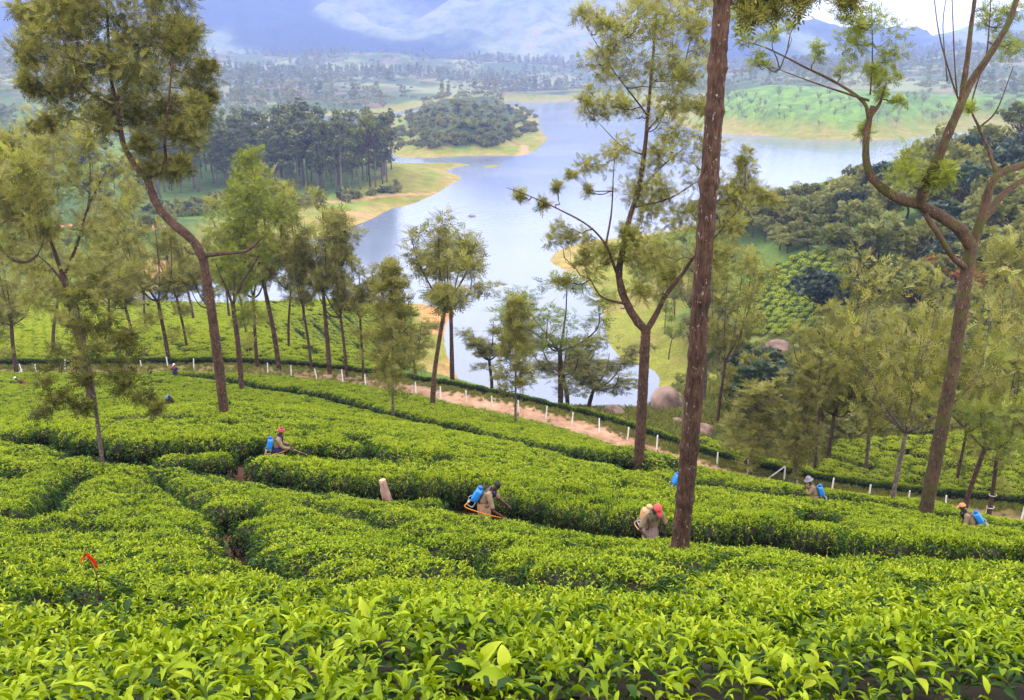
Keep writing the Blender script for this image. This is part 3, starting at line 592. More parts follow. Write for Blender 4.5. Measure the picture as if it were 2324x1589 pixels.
def scatter(name, pts, rot, scl, idx, sources, **kw):
    """one mass of plants: points carrying their own turn, size and kind"""
    me = bpy.data.meshes.new(name); me.vertices.add(len(pts)); me.vertices.foreach_set('co', np.ascontiguousarray(pts, np.float32).ravel())
    for an, typ, arr in (('rot', 'FLOAT_VECTOR', rot), ('scl', 'FLOAT_VECTOR', scl), ('idx', 'INT', idx)):
        a = me.attributes.new(an, typ, 'POINT'); a.data.foreach_set('vector' if typ == 'FLOAT_VECTOR' else 'value', np.ascontiguousarray(arr, np.int32 if typ == 'INT' else np.float32).ravel())
    me.update(); o = link(name, me, **kw)
    ng = bpy.data.node_groups.new(name, 'GeometryNodeTree'); ng.interface.new_socket('Geometry', in_out='INPUT', socket_type='NodeSocketGeometry'); ng.interface.new_socket('Geometry', in_out='OUTPUT', socket_type='NodeSocketGeometry')
    N = ng.nodes; L = ng.links; gi = N.new('NodeGroupInput'); go = N.new('NodeGroupOutput'); ip = N.new('GeometryNodeInstanceOnPoints'); jn = N.new('GeometryNodeJoinGeometry')
    for s in reversed(sources):
        oi = N.new('GeometryNodeObjectInfo'); oi.inputs['Object'].default_value = s; oi.inputs['As Instance'].default_value = True; L.new(oi.outputs['Geometry'], jn.inputs[0])
    def attr(nm, t):
        a = N.new('GeometryNodeInputNamedAttribute'); a.data_type = t; a.inputs['Name'].default_value = nm; return [q for q in a.outputs if q.enabled][0]
    er = N.new('FunctionNodeEulerToRotation'); L.new(attr('rot', 'FLOAT_VECTOR'), er.inputs[0])
    L.new(gi.outputs[0], ip.inputs['Points']); L.new(jn.outputs[0], ip.inputs['Instance']); ip.inputs['Pick Instance'].default_value = True
    L.new(attr('idx', 'INT'), ip.inputs['Instance Index']); L.new(er.outputs[0], ip.inputs['Rotation']); L.new(attr('scl', 'FLOAT_VECTOR'), ip.inputs['Scale']); L.new(ip.outputs[0], go.inputs[0])
    md = o.modifiers.new('plants', 'NODES'); md.node_group = ng
    return o

def in_poly(px, py, poly):
    return poly_sd(px, py, np.array(poly, float)) < 0

def build_tea():
    rng = np.random.default_rng(17); p = NEAR.copy()
    for fx, fy, r in TREE_FEET:
        p = p[np.hypot(p[:, 0] - fx, p[:, 1] - fy) > r]
    z = hgt(p[:, 0], p[:, 1]); P = np.column_stack([p, z]); pv = project(P + np.array([0, 0, T_]))
    vis = (pv[:, 0] > -60) & (pv[:, 0] < 2384) & (pv[:, 1] < 3200)
    ok = (pv[:, 2] > 2.9) | ((pv[:, 0] > -420) & (pv[:, 0] < 2744)); P, pv, vis = P[ok], pv[ok], (vis | (pv[:, 2] < 2.9))[ok]
    order = np.argsort(pv[:, 2] + np.where(vis, 0, 1e4)); P = P[order]; pv = pv[order]
    yaw = rng.random(len(P)) * 6.283; rot = slope_rots(P[:, 0], P[:, 1], yaw); sc = rng.uniform(.88, 1.12, (len(P), 3)); sc[:, 2] = rng.uniform(.93, 1.07, len(P)) * terrace(P[:, 0], P[:, 1])
    hero = []
    # the nearest bushes: every large leaf is a leaf of its own
    leaf_var = []
    for t in (.35, .62, .72, .80, .88, .95, .12):
        for kk in range(4):
            T, TF = LT[0][kk]; leaf_var.append((t, mesh_data('leaf', T * np.array([1, .42, 1]), TF, [TEA], True, {'tint': ('POINT', 'FLOAT', np.full(len(T), t) + .06 * (T[:, 0] - .5))})))
    tv = np.array([a for a, _ in leaf_var]); src = []
    n_hi = 15
    for i in range(300):
        x, y, zz = P[i]; vx, vy, dd = pv[i]
        where = ('with broad leaves along the picture bottom' if dd < 3.2 else 'of the front rows, leaves still seen singly' if dd < 6 else 'of the open slope before the winding furrow' if dd < 11 else 'just above the long dark trench')
        side = 'on the red ribbon side' if vx < 600 else 'below the tall trunk' if 1250 < vx < 2000 else 'in the middle' if vx < 1250 else 'on the pollard side'
        lab = f'tea bush {where} {side}'
        kw = dict(label=lab, cat='tea bush', group='clipped tea bushes on the near slope', loc=(x, y, zz - .03), rot=tuple(rot[i]), scale=tuple(sc[i]))
        if i < n_hi:
            r2 = np.random.default_rng(900 + i); Lp, Lf, ln, wd, ti = bush_leaves(r2, .80, T_, 290 if dd < 3.2 else 200, 170, .60 if dd < 2.2 else .64 if dd < 3.2 else .74, 1.0)
            ti = np.clip(ti - .09, 0, 1); ti = np.where((ti < .26) & (r2.random(len(ti)) < .85), .26 + .2 * r2.random(len(ti)), ti) if dd < 3.4 else ti
            M = np.array(Matrix.LocRotScale(Vector((x, y, zz - .03)), Euler(rot[i]), Vector(sc[i])))
            wp = Lp @ M[:3, :3].T + M[:3, 3]; wt = (Lp + Lf[:, 0] * ln[:, None]) @ M[:3, :3].T + M[:3, 3]
            a, b = project(wp), project(wt); span = np.hypot(a[:, 0] - b[:, 0], a[:, 1] - b[:, 1]) / VS; wspan = ln * FPX / a[:, 2]
            ok = (b[:, 0] > -20) & (b[:, 0] < 2344) & (b[:, 1] < 1640) & (span > 8) & (ti > .3); q = np.where(ok)[0]; q = q[np.argsort(-(span[q] + .6 * wspan[q] + 40 * Lp[q, 2]))][:230]
            rest = np.setdiff1d(np.arange(len(Lp)), q); g = Geo(); core_shape(g, .8, T_, r2, m=0)
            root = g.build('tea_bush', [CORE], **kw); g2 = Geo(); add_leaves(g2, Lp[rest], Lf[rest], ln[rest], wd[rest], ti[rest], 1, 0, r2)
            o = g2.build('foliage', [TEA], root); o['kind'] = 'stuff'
            for j in q:
                k = int(np.argmin(np.abs(tv - ti[j]))) // 4 * 4 + r2.integers(0, 4)
                lo = link('leaf', leaf_var[k][1], root); R3 = Matrix(Lf[j].T.tolist()).to_4x4()
                lo.matrix_basis = Matrix.Translation(Vector(Lp[j])) @ R3 @ Matrix.Diagonal((ln[j], wd[j] / .42, ln[j], 1))
        else:
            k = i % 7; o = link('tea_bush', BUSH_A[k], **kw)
            if len(src) < 7 and i - n_hi == len(src): src.append(o)
    # the rest of the field
    rest = np.arange(300, len(P)); lodB = pv[rest, 2] > 30
    idx = np.where(lodB, 7 + rng.integers(0, 5, len(rest)), rng.integers(0, 7, len(rest)))
    RP = P[rest] - np.array([0, 0, .03]); RR = rot[rest]; RS = sc[rest]
    # hedge below the path
    HP = []; acc = 0
    off = spline([at(*q) for q in PATH_V], 40)
    tang = np.gradient(off, axis=0); nrm = np.stack([-tang[:, 1], tang[:, 0]], 1); nrm /= np.linalg.norm(nrm, axis=1)[:, None]
    seg = np.concatenate([[0], np.cumsum(np.hypot(np.diff(off[:, 0]), np.diff(off[:, 1])))])
    for s in np.arange(0, seg[-1], .62):
        c = np.array([np.interp(s, seg, off[:, k]) for k in (0, 1)]); nn = np.array([np.interp(s, seg, nrm[:, k]) for k in (0, 1)])
        for w in (2.75, 3.5): HP.append(c + nn * (w + rng.uniform(-.1, .1)))
    HP = np.array(HP)
    # tea beyond the path: the spur, the lower terraces, the slope across the hollow
    g = []
    for y in np.arange(58, 260, 1.42):
        x = np.arange(-190, 130, 1.62) + .8 * (int(y / 1.42) % 2); x = x + rng.uniform(-.28, .28, len(x)); g.append(np.stack([x, y + rng.uniform(-.25, .25, len(x)) + .35 * x * 0], 1))
    g = np.concatenate(g); pd, pz, sd = path_dist(g[:, 0], g[:, 1]); g = g[(sd > 0) & (pd > 4.6)]
    gz = hgt(g[:, 0], g[:, 1]); land = lnd(g[:, 0], g[:, 1]); gv = project(np.column_stack([g, gz]))
    furrow = np.abs((g[:, 0] * .8 + g[:, 1] * .6 + 2.2 * fbm(g[:, 0] / 18, g[:, 1] / 18, 71)) % 6.4 - 3.2) > .35
    spur = (g[:, 0] < -14 + .0 * g[:, 1]) & (land > 9) & furrow & (gv[:, 0] < 985) & (g[:, 1] < 235)
    low = in_poly(gv[:, 0], gv[:, 1], [(1840,1075),(1900,1015),(2100,1000),(2440,960),(2440,1260),(1990,1160),(1700,1085),(1580,1040),(1600,1010),(1720,1055)]) & furrow & (g[:, 1] < 105)
    T = g[spur | low]; 
    g = []
    for y in np.arange(118, 235, 2.0):
        x = np.arange(20, 90, 2.5) + 1.2 * (int(y / 2) % 2); x = x + rng.uniform(-.35, .35, len(x)); g.append(np.stack([x, y + rng.uniform(-.35, .35, len(x)) - .25 * x], 1))
    g = np.concatenate(g); gz = hgt(g[:, 0], g[:, 1]); gv = project(np.column_stack([g, gz])); land = lnd(g[:, 0], g[:, 1])
    U = g[in_poly(gv[:, 0], gv[:, 1], [(1590,545),(1720,530),(1830,570),(1990,590),(1980,690),(1830,760),(1640,765),(1600,680)]) & (land > 12)]
    def addp(q, i0, ni, s0, s1, sz=1.0):
        nonlocal RP, RR, RS, idx
        qq = np.column_stack([q, hgt(q[:, 0], q[:, 1]) - .03]); RP = np.concatenate([RP, qq]); RR = np.concatenate([RR, slope_rots(q[:, 0], q[:, 1], rng.random(len(q)) * 6.283, .9)])
        s = rng.uniform(s0, s1, (len(q), 3)); s[:, 2] *= sz; RS = np.concatenate([RS, s]); idx = np.concatenate([idx, i0 + rng.integers(0, ni, len(q))])
    addp(HP, 7, 5, .82, .98, 1.02); addp(T, 12, 4, .92, 1.1); addp(U, 12, 4, 1.25, 1.45, .8)
    for me in BUSH_B + BUSH_C:     # one real bush of each kind further down carries the shape for its neighbours
        j = int(np.where(idx == (7 + (BUSH_B + BUSH_C).index(me)))[0][0]); far = me in BUSH_C
        o = link('tea_bush', me, label='small tea bush in the distance, beyond the white fence posts' if far else 'tea bush half way down the slope among its neighbours', cat='tea bush', group='tea bushes further down the slope', loc=RP[j], rot=tuple(RR[j]), scale=tuple(RS[j]))
        src.append(o); keep = np.arange(len(idx)) != j; RP, RR, RS, idx = RP[keep], RR[keep], RS[keep], idx[keep]
    scatter('tea_field', RP, RR, RS, idx, src, label='mass of clipped tea bushes running down to the lake', cat='tea bushes', kind='stuff')
    print('tea', len(P), len(RP), len(T), len(U))
# ------------------------------------------------------------------ trees
def bark_mat(name, c0, c1, c2, fleck, thr=.62, moss=None):
    m = mat(name, c1, .9, .15); L = m.node_tree.links; b = m.node_tree.nodes['Principled BSDF']; tc = nd(m, 'ShaderNodeTexCoord')
    mp = nd(m, 'ShaderNodeMapping'); mp.inputs['Scale'].default_value = (1, 1, .18); mp2 = nd(m, 'ShaderNodeMapping'); mp2.inputs['Scale'].default_value = (1, 1, .55)
    n1 = nd(m, 'ShaderNodeTexNoise'); n1.inputs['Scale'].default_value = 26; n1.inputs['Detail'].default_value = 6; n1.inputs['Roughness'].default_value = .65
    n3 = nd(m, 'ShaderNodeTexNoise'); n3.inputs['Scale'].default_value = 2.2; n3.inputs['Detail'].default_value = 4
    n2 = nd(m, 'ShaderNodeTexNoise'); n2.inputs['Scale'].default_value = 17; n2.inputs['Detail'].default_value = 3
    r = ramp(m, [(.30, c0), (.5, c1), (.72, c2)]); rf = ramp(m, [(thr, (0, 0, 0)), (thr + .07, (1, 1, 1))]); mx = nd(m, 'ShaderNodeMix', data_type='RGBA'); mx.inputs[7].default_value = (*fleck, 1)
    r3 = ramp(m, [(.35, (.62, .62, .62)), (.65, (1.15, 1.1, 1.1))]); mu = nd(m, 'ShaderNodeMix', data_type='RGBA', blend_type='MULTIPLY'); mu.inputs[0].default_value = 1
    L.new(tc.outputs['Object'], mp.inputs['Vector']); L.new(tc.outputs['Object'], mp2.inputs['Vector']); L.new(mp.outputs[0], n1.inputs['Vector']); L.new(mp2.outputs[0], n2.inputs['Vector']); L.new(tc.outputs['Object'], n3.inputs['Vector'])
    L.new(n1.outputs['Fac'], r.inputs['Fac']); L.new(n3.outputs['Fac'], r3.inputs['Fac']); L.new(r.outputs[0], mu.inputs[6]); L.new(r3.outputs[0], mu.inputs[7]); L.new(mu.outputs[2], mx.inputs[6]); L.new(n2.outputs['Fac'], rf.inputs['Fac']); L.new(rf.outputs[0], mx.inputs[0])
    last = mx
    if moss:
        nm = nd(m, 'ShaderNodeTexNoise'); nm.inputs['Scale'].default_value = 3.1; rm = ramp(m, [(.5, (0, 0, 0)), (.62, (.8, .8, .8))]); m2 = nd(m, 'ShaderNodeMix', data_type='RGBA'); m2.inputs[7].default_value = (*moss, 1)
        L.new(tc.outputs['Object'], nm.inputs['Vector']); L.new(nm.outputs['Fac'], rm.inputs['Fac']); L.new(rm.outputs[0], m2.inputs[0]); L.new(mx.outputs[2], m2.inputs[6]); last = m2
    L.new(last.outputs[2], b.inputs['Base Color'])
    bp = nd(m, 'ShaderNodeBump'); bp.inputs['Strength'].default_value = 1.0; bp.inputs['Distance'].default_value = .05; L.new(n1.outputs['Fac'], bp.inputs['Height']); L.new(bp.outputs[0], b.inputs['Normal'])
    return m
BARK = bark_mat('silver_oak_bark', (0.022, 0.012, 0.008), (0.080, 0.045, 0.032), (0.15, 0.088, 0.064), (.30, .27, .25), .645)
BARK_M = bark_mat('mossy_bark', (0.028, 0.016, 0.010), (0.085, 0.052, 0.034), (0.15, 0.095, 0.065), (.28, .25, .21), .66, (0.065, 0.07, 0.014))
BARK_G = bark_mat('grey_bark', (0.06, 0.045, 0.036), (0.14, 0.105, 0.085), (0.24, 0.19, 0.16), (.34, .32, .30), .6)
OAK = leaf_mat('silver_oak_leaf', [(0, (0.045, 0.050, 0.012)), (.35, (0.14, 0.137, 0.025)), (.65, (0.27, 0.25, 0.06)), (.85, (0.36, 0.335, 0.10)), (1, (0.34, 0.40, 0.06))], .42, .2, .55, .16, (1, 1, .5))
SPRING = leaf_mat('silver_oak_young_leaf', [(0, (0.045, 0.065, 0.010)), (.5, (0.16, 0.19, 0.022)), (1, (0.32, 0.36, 0.04))], .42, .25, .5, .12, (1, 1, .5))
EUC = leaf_mat('eucalyptus_leaf', [(0, (0.022, 0.034, 0.010)), (.5, (0.10, 0.122, 0.030)), (1, (0.25, 0.26, 0.07))], .25, .25, .5, .2)
WOOD = leaf_mat('forest_leaf', [(0, (0.036, 0.050, 0.013)), (.5, (0.15, 0.165, 0.032)), (1, (0.31, 0.30, 0.07))], .36, .3, .45, .5)
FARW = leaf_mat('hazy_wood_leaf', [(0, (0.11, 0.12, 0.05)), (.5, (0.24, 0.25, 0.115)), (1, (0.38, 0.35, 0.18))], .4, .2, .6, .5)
DARKL = leaf_mat('dark_evergreen_leaf', [(0, (0.006, 0.014, 0.010)), (.5, (0.02, 0.042, 0.02)), (1, (0.06, 0.09, 0.035))], .2, .45, .4, .2)
FLAME = leaf_mat('orange_flower', [(0, (0.10, 0.06, 0.02)), (.4, (0.30, 0.10, 0.03)), (1, (0.55, 0.17, 0.05))], .3, .2, .5, .1)

def spray_template(n=5, L=1.0, droop=.25, w=.085, lw=.42):
    V, F = [], []
    def leaflet(b, d, ln, wd, up):
        k = len(V); d = np.array(d) / np.linalg.norm(d); s = np.cross(d, up); s /= np.linalg.norm(s) + 1e-9; b = np.array(b)
        V.extend([b, b + d * ln * .45 + s * wd * .5, b + d * ln, b + d * ln * .45 - s * wd * .5]); F.extend([(k, k + 1, k + 2), (k, k + 2, k + 3)])
    for i in range(n):
        t = .12 + .8 * i / n; b = (t * L, 0, -droop * t * t)
        for s in (-1, 1):
            ln = lw * (1 - .45 * t) * (.8 + .2 * ((i * 7 + s) % 3)); leaflet(b, (.75, s * .8, .12 - .3 * t), ln, w * 1.15, np.array([0, 0, 1.0]))
    leaflet((.9 * L, 0, -droop * .81), (1, 0, -.35), .34, w * 1.2, np.array([0, 0, 1.0]))
    return np.array(V), np.array(F)
SPR = [spray_template(5, 1, .2, .085, .46), spray_template(4, 1, .4, .10, .5), spray_template(5, 1, .05, .08, .44)]
TUFT = [spray_template(3, .7, .15, .20, .52), spray_template(3, .7, .35, .24, .55), spray_template(2, .6, .1, .26, .6)]

def add_sprays(g, P, Fm, sz, tint, T=SPR, m=0, rng=RNG):
    which = rng.integers(0, len(T), len(P))
    for k in range(len(T)):
        q = np.where(which == k)[0]
        if not len(q): continue
        TV, TF = T[k]; V = np.einsum('vj,njk->nvk', TV, Fm[q]) * sz[q][:, None, None] + P[q][:, None]
        F = (TF[None] + (np.arange(len(q)) * len(TV))[:, None, None]).reshape(-1, 3); g.add(V.reshape(-1, 3), F, m, np.repeat(tint[q], len(TV)))

def fill_cluster(acc, rng, c, r, n, size, up=.55, t0=.45, ts=.18, squash=1.0, hollow=.35):
    d = rng.standard_normal((n, 3)); d /= np.linalg.norm(d, axis=1)[:, None]; rr = r * (hollow + (1 - hollow) * rng.random(n) ** .6)
    P = c + d * rr[:, None] * np.array([1, 1, squash]); o = d * .8 + np.array([0, 0, up]) + .45 * rng.standard_normal((n, 3)); o /= np.linalg.norm(o, axis=1)[:, None]
    az = np.arctan2(o[:, 1], o[:, 0]); el = np.arcsin(np.clip(o[:, 2], -1, 1))
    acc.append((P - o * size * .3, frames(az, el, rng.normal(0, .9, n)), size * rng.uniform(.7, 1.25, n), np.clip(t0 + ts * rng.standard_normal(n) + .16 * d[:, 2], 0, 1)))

def flush(acc, mat_, T=SPR, rng=RNG):
    g = Geo(); P = np.concatenate([a[0] for a in acc]); Fm = np.concatenate([a[1] for a in acc]); s = np.concatenate([a[2] for a in acc]); t = np.concatenate([a[3] for a in acc])
    add_sprays(g, P, Fm, s, t, T, 0, rng); return g.data('crown', [mat_], False)

def arc(a, b, sag, rng, n=5, wob=.06):
    a = np.asarray(a, float); b = np.asarray(b, float); L = np.linalg.norm(b - a); t = np.linspace(0, 1, n)[:, None]
    p = a * (1 - t) + b * t + np.array([0, 0, -1]) * sag * L * np.sin(t * math.pi)
    p[1:-1] += rng.normal(0, wob * L, (n - 2, 3)); return p

def oak_variant(seed, h=12.0, trunk=.5, spread=3.0, nl=4, tufts=22, mat_=OAK, barkm=BARK, t0=.5, dens=84, size=.64, r0=.155, low=0):
    """pollarded silver oak: bare bole, limbs that swing out and turn up, feathery plumes along them"""
    rng = np.random.default_rng(seed); g = Geo(); acc = []; th = h * trunk; lean = rng.normal(0, .03, 2) * h
    bole = spline([(0, 0, -.4), (lean[0] * .2, lean[1] * .2, th * .35), (lean[0] * .6, lean[1] * .6, th * .7), (lean[0], lean[1], th)], 4)
    g.add(*tube(bole, np.linspace(r0, r0 * .72, len(bole)), 8, True, .12, seed)); ends = []; top = bole[-1]
    for k in range(nl):
        a = k * 6.283 / nl + rng.uniform(-.5, .5); o = spread * rng.uniform(.6, 1.0); z1 = rng.uniform(.02, .14) * h; zt = h * (1 - trunk) * rng.uniform(.55, .95)
        if k == 0: o *= .25; zt = h * (1 - trunk) * .95
        d = np.array([math.cos(a), math.sin(a), 0]); L = spline([top - (0, 0, .15), top + d * o * .45 + (0, 0, z1), top + d * o * .85 + (0, 0, z1 + zt * .35), top + d * o * rng.uniform(.8, 1.15) + (0, 0, zt)], 4)
        g.add(*tube(L, np.linspace(r0 * .55, r0 * .12, len(L)), 6, True, .2, seed + k)); 
        for q in range(max(3, tufts // nl)):
            i = rng.integers(len(L) // 4, len(L)); dd = d * rng.uniform(-.3, .7) + rng.normal(0, .5, 3) * np.array([1, 1, .25]) + np.array([0, 0, .45]); b = L[i] + dd * spread * rng.uniform(.18, .48)
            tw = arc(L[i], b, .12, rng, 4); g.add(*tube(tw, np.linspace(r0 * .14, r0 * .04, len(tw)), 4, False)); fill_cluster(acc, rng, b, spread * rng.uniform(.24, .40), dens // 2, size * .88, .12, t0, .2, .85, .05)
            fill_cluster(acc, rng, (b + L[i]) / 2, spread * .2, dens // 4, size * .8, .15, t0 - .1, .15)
    for q in range(low):
        z = th * rng.uniform(.35, .95); a = rng.random() * 6.283; b = np.array([math.cos(a), math.sin(a), .25]) * rng.uniform(.5, 1.2) + (lean[0] * .5, lean[1] * .5, z)
        g.add(*tube(arc((lean[0] * z / th * .9, lean[1] * z / th * .9, z), b, .1, rng, 4), [.03, .025, .02, .01], 4, False)); fill_cluster(acc, rng, b, .5, dens // 2, size * .8, .6, t0 + .1, .15)
    return g.data('trunk', [barkm]), flush(acc, mat_, SPR, rng), h

def slender_variant(seed, h=10.0, base=.22, spread=1.6, mat_=OAK, dens=26, size=.55, t0=.5, n=36, r0=.09, barkm=BARK_G):
    rng = np.random.default_rng(seed); g = Geo(); acc = []; ln = rng.normal(0, .02, 2) * h
    bole = spline([(0, 0, -.3), (ln[0] * .3, ln[1] * .3, h * .35), (ln[0], ln[1], h * .7), (ln[0] * .8, ln[1] * .8, h * .97)], 5); g.add(*tube(bole, np.linspace(r0, .015, len(bole)), 7, True, .1, seed))
    for k in range(n):
        t = base + (1 - base) * (k + rng.random()) / n; p = np.array([np.interp(t * h, bole[:, 2], bole[:, j]) for j in (0, 1, 2)]); a = k * 2.4 + rng.random(); l = spread * (1.05 - .75 * t) * rng.uniform(.6, 1.15)
        b = p + np.array([math.cos(a), math.sin(a), .45]) * l; tw = arc(p, b, .10, rng, 4); g.add(*tube(tw, np.linspace(.03, .008, 4), 4, False)); fill_cluster(acc, rng, b, l * .38, dens, size, .4, t0, .16); fill_cluster(acc, rng, (p + b) / 2, l * .3, dens // 2, size * .85, .4, t0 - .08, .16)
    return g.data('trunk', [barkm]), flush(acc, mat_, SPR, rng), h

def euc_variant(seed, h=34.0):
    rng = np.random.default_rng(seed); g = Geo(); acc = []; ln = rng.normal(0, .02, 2) * h
    bole = spline([(0, 0, -1), (ln[0] * .3, 0, h * .4), (ln[0], ln[1], h * .75), (ln[0], ln[1], h * .97)], 4); g.add(*tube(bole, np.linspace(.38, .08, len(bole)), 6))
    for k in range(24):
        t = rng.uniform(.42, 1.0) if k > 3 else rng.uniform(.25, .45); a = rng.random() * 6.283; l = (3.6 * (1.25 - t) + 1.0) * rng.uniform(.5, 1.1); p = np.array([np.interp(t * h * .97, bole[:, 2], bole[:, j]) for j in (0, 1, 2)])
        b = p + np.array([math.cos(a) * l, math.sin(a) * l, l * .55]); g.add(*tube(arc(p, b, .05, rng, 3), [.12, .08, .03], 4, False)); fill_cluster(acc, rng, b, rng.uniform(1.2, 2.2), 26, 1.35, -.1, .42, .22, .8)
    return g.data('trunk', [BARK_G]), flush(acc, EUC, TUFT, rng), h

def round_variant(seed, h=12.0, w=5.0, mat_=WOOD, n=34, trunk=.3, dens=30, size=.95, barkm=BARK, flat=.7, t0=.5):
    rng = np.random.default_rng(seed); g = Geo(); acc = []; th = h * trunk
    bole = spline([(0, 0, -.6), (rng.normal(0, .2), rng.normal(0, .2), th * .6), (rng.normal(0, .3), rng.normal(0, .3), th)], 4); g.add(*tube(bole, np.linspace(.05 * w, .035 * w, len(bole)), 7)); top = bole[-1]
    for k in range(n):
        d = rng.standard_normal(3); d /= np.linalg.norm(d); d[2] = abs(d[2]) * 1.0 - .25; rr = rng.uniform(.55, 1.0)
        b = np.array([0, 0, th + (h - th) * .42]) + d * np.array([w, w, (h - th) * .56]) * rr * rng.uniform(.75, 1.12)
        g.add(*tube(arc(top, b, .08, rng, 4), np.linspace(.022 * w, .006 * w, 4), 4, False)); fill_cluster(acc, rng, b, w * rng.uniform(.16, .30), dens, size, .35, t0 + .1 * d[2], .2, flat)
    return g.data('trunk', [barkm]), flush(acc, mat_, TUFT, rng), h

def shrub_variant(seed, h=3.0, w=2.2, mat_=WOOD, n=16, dens=22, size=.62, t0=.62):
    rng = np.random.default_rng(seed); g = Geo(); acc = []
    for k in range(n):
        d = rng.standard_normal(3); d /= np.linalg.norm(d); d[2] = abs(d[2]); b = np.array([0, 0, h * .22]) + d * np.array([w, w, h * .72]) * rng.uniform(.4, .95)
        g.add(*tube(arc((rng.normal(0, .1), rng.normal(0, .1), -.2), b, .02, rng, 4), [.07, .05, .03, .015], 4, False)); fill_cluster(acc, rng, b, w * rng.uniform(.2, .34), dens, size, .4, t0, .2, .8)
    return g.data('trunk', [BARK]), flush(acc, mat_, TUFT, rng), h

def plant(var, p, hgt, wid=None, yaw=0.0, name='silver_oak', label='', cat='tree', group=None, tilt=(0, 0)):
    tr, cr, h = var; s = hgt / h; w = s if wid is None else wid
    o = link(name, None, label=label, cat=cat, group=group, loc=p, rot=(tilt[0], tilt[1], yaw), scale=(w, w, s))
    link('trunk', tr, o); link('crown', cr, o); return o

OAKS = [oak_variant(11, 12, .50, 2.7, 4, 24), oak_variant(12, 12, .42, 3.0, 5, 26, low=3), oak_variant(13, 12, .56, 2.6, 4, 20, t0=.55), oak_variant(14, 12, .46, 2.3, 4, 22, low=4), oak_variant(15, 12, .5, 3.2, 5, 22, mat_=SPRING, t0=.5), oak_variant(16, 12, .38, 2.6, 5, 26, t0=.42)]
PALE = [oak_variant(17, 12, .36, 4.6, 6, 34, barkm=BARK_G, t0=.52, dens=64, size=.72), oak_variant(18, 12, .42, 4.2, 6, 32, barkm=BARK_G, t0=.56, dens=62, size=.72)]
SLIM = [slender_variant(21), slender_variant(22, 10, .15, 1.9, dens=30), slender_variant(23, 10, .3, 1.4, t0=.55)]
EUCS = [euc_variant(31 + k) for k in range(5)]
ROUND = [round_variant(41), round_variant(42, 12, 5.5, flat=.5), round_variant(43, 12, 4.4, n=40), round_variant(44, 12, 6, mat_=WOOD, n=26, dens=34, t0=.6), round_variant(45, 12, 5, mat_=DARKL, n=40), round_variant(46, 12, 5, mat_=DARKL, flat=.5)]
SHRUB = [shrub_variant(51), shrub_variant(52, 3, 2.6), shrub_variant(53, 3, 1.8, t0=.6), shrub_variant(54, 3, 2.2, DARKL)]

# ---- the trees that can be singled out
def hero(name, foot, depth, trunk, limbs, clusters, label, barkm=BARK, leafm=OAK, seed=1, size=.3, dens=60, knots=(), t0=.5, sides=14, spread_d=2.2, twig=.03, tipm=None, rmul=1.35):
    rng = np.random.default_rng(seed); root = link(name, None, label=label, cat='tree', loc=foot); F0 = np.array(foot)
    def P(l): return np.array([at(q[0], q[1], depth + (q[2] if len(q) > 2 else 0)) for q in l]) - F0
    g = Geo(); pts = []
    for k, (l, ra, rb) in enumerate([trunk] + limbs):
        w = P(l)
        if k == 0: w[0] = (0, 0, -.5)
        else: pass
        s = spline(w, 9 if k == 0 else 5); R = np.linspace(ra, rb, len(s))
        if k == 0:
            s = spline(w, 26); R = np.linspace(ra, rb, len(s)); zz = s[:, 2]
            for kz, amp in knots: R = R * (1 + 1.5 * amp * np.exp(-((zz - kz) / .085) ** 2))
            R[:8] *= np.linspace(1.12, 1.0, 8)
        g.add(*tube(s, R, sides if k == 0 else 8, True, .07 if k == 0 else .14, seed + k)); 
        for a in s[::2]: pts.append(a)
    pts = np.array(pts); acc = []; acc2 = []
    for c in clusters:
        cx, cy, rv = c[:3]; dd = rng.normal(0, spread_d) if len(c) < 5 else c[4]; c0 = at(cx, cy, depth + dd) - F0; r = rmul * rv / VS / FPX * depth
        j = int(np.argmin(np.linalg.norm(pts - c0 - np.array([0, 0, .25 * r]), axis=1) + .6 * np.maximum(0, pts[:, 2] - c0[2])))
        tw = arc(pts[j], c0, .10, rng, 6, .05); g.add(*tube(tw, np.linspace(twig, twig * .35, 6), 5, False))
        k = max(3, int(2 + r * 3.2))
        for q in range(k):
            v = rng.standard_normal(3); v /= np.linalg.norm(v); v[2] = v[2] * .8 + .2; e = c0 + v * r * rng.uniform(.45, .95)
            g.add(*tube(arc(tw[rng.integers(2, 6)], e, .06, rng, 4), np.linspace(twig * .4, twig * .15, 4), 4, False))
            nn = int(dens * (c[3] if len(c) > 3 else 1.0) * (.6 + r * .55) / k * 2)
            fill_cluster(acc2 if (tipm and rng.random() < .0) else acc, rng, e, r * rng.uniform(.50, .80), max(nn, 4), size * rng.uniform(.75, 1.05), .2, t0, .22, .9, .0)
    g.build('trunk', [barkm], root); link('crown', flush(acc, leafm, SPR, rng), root)
    return root

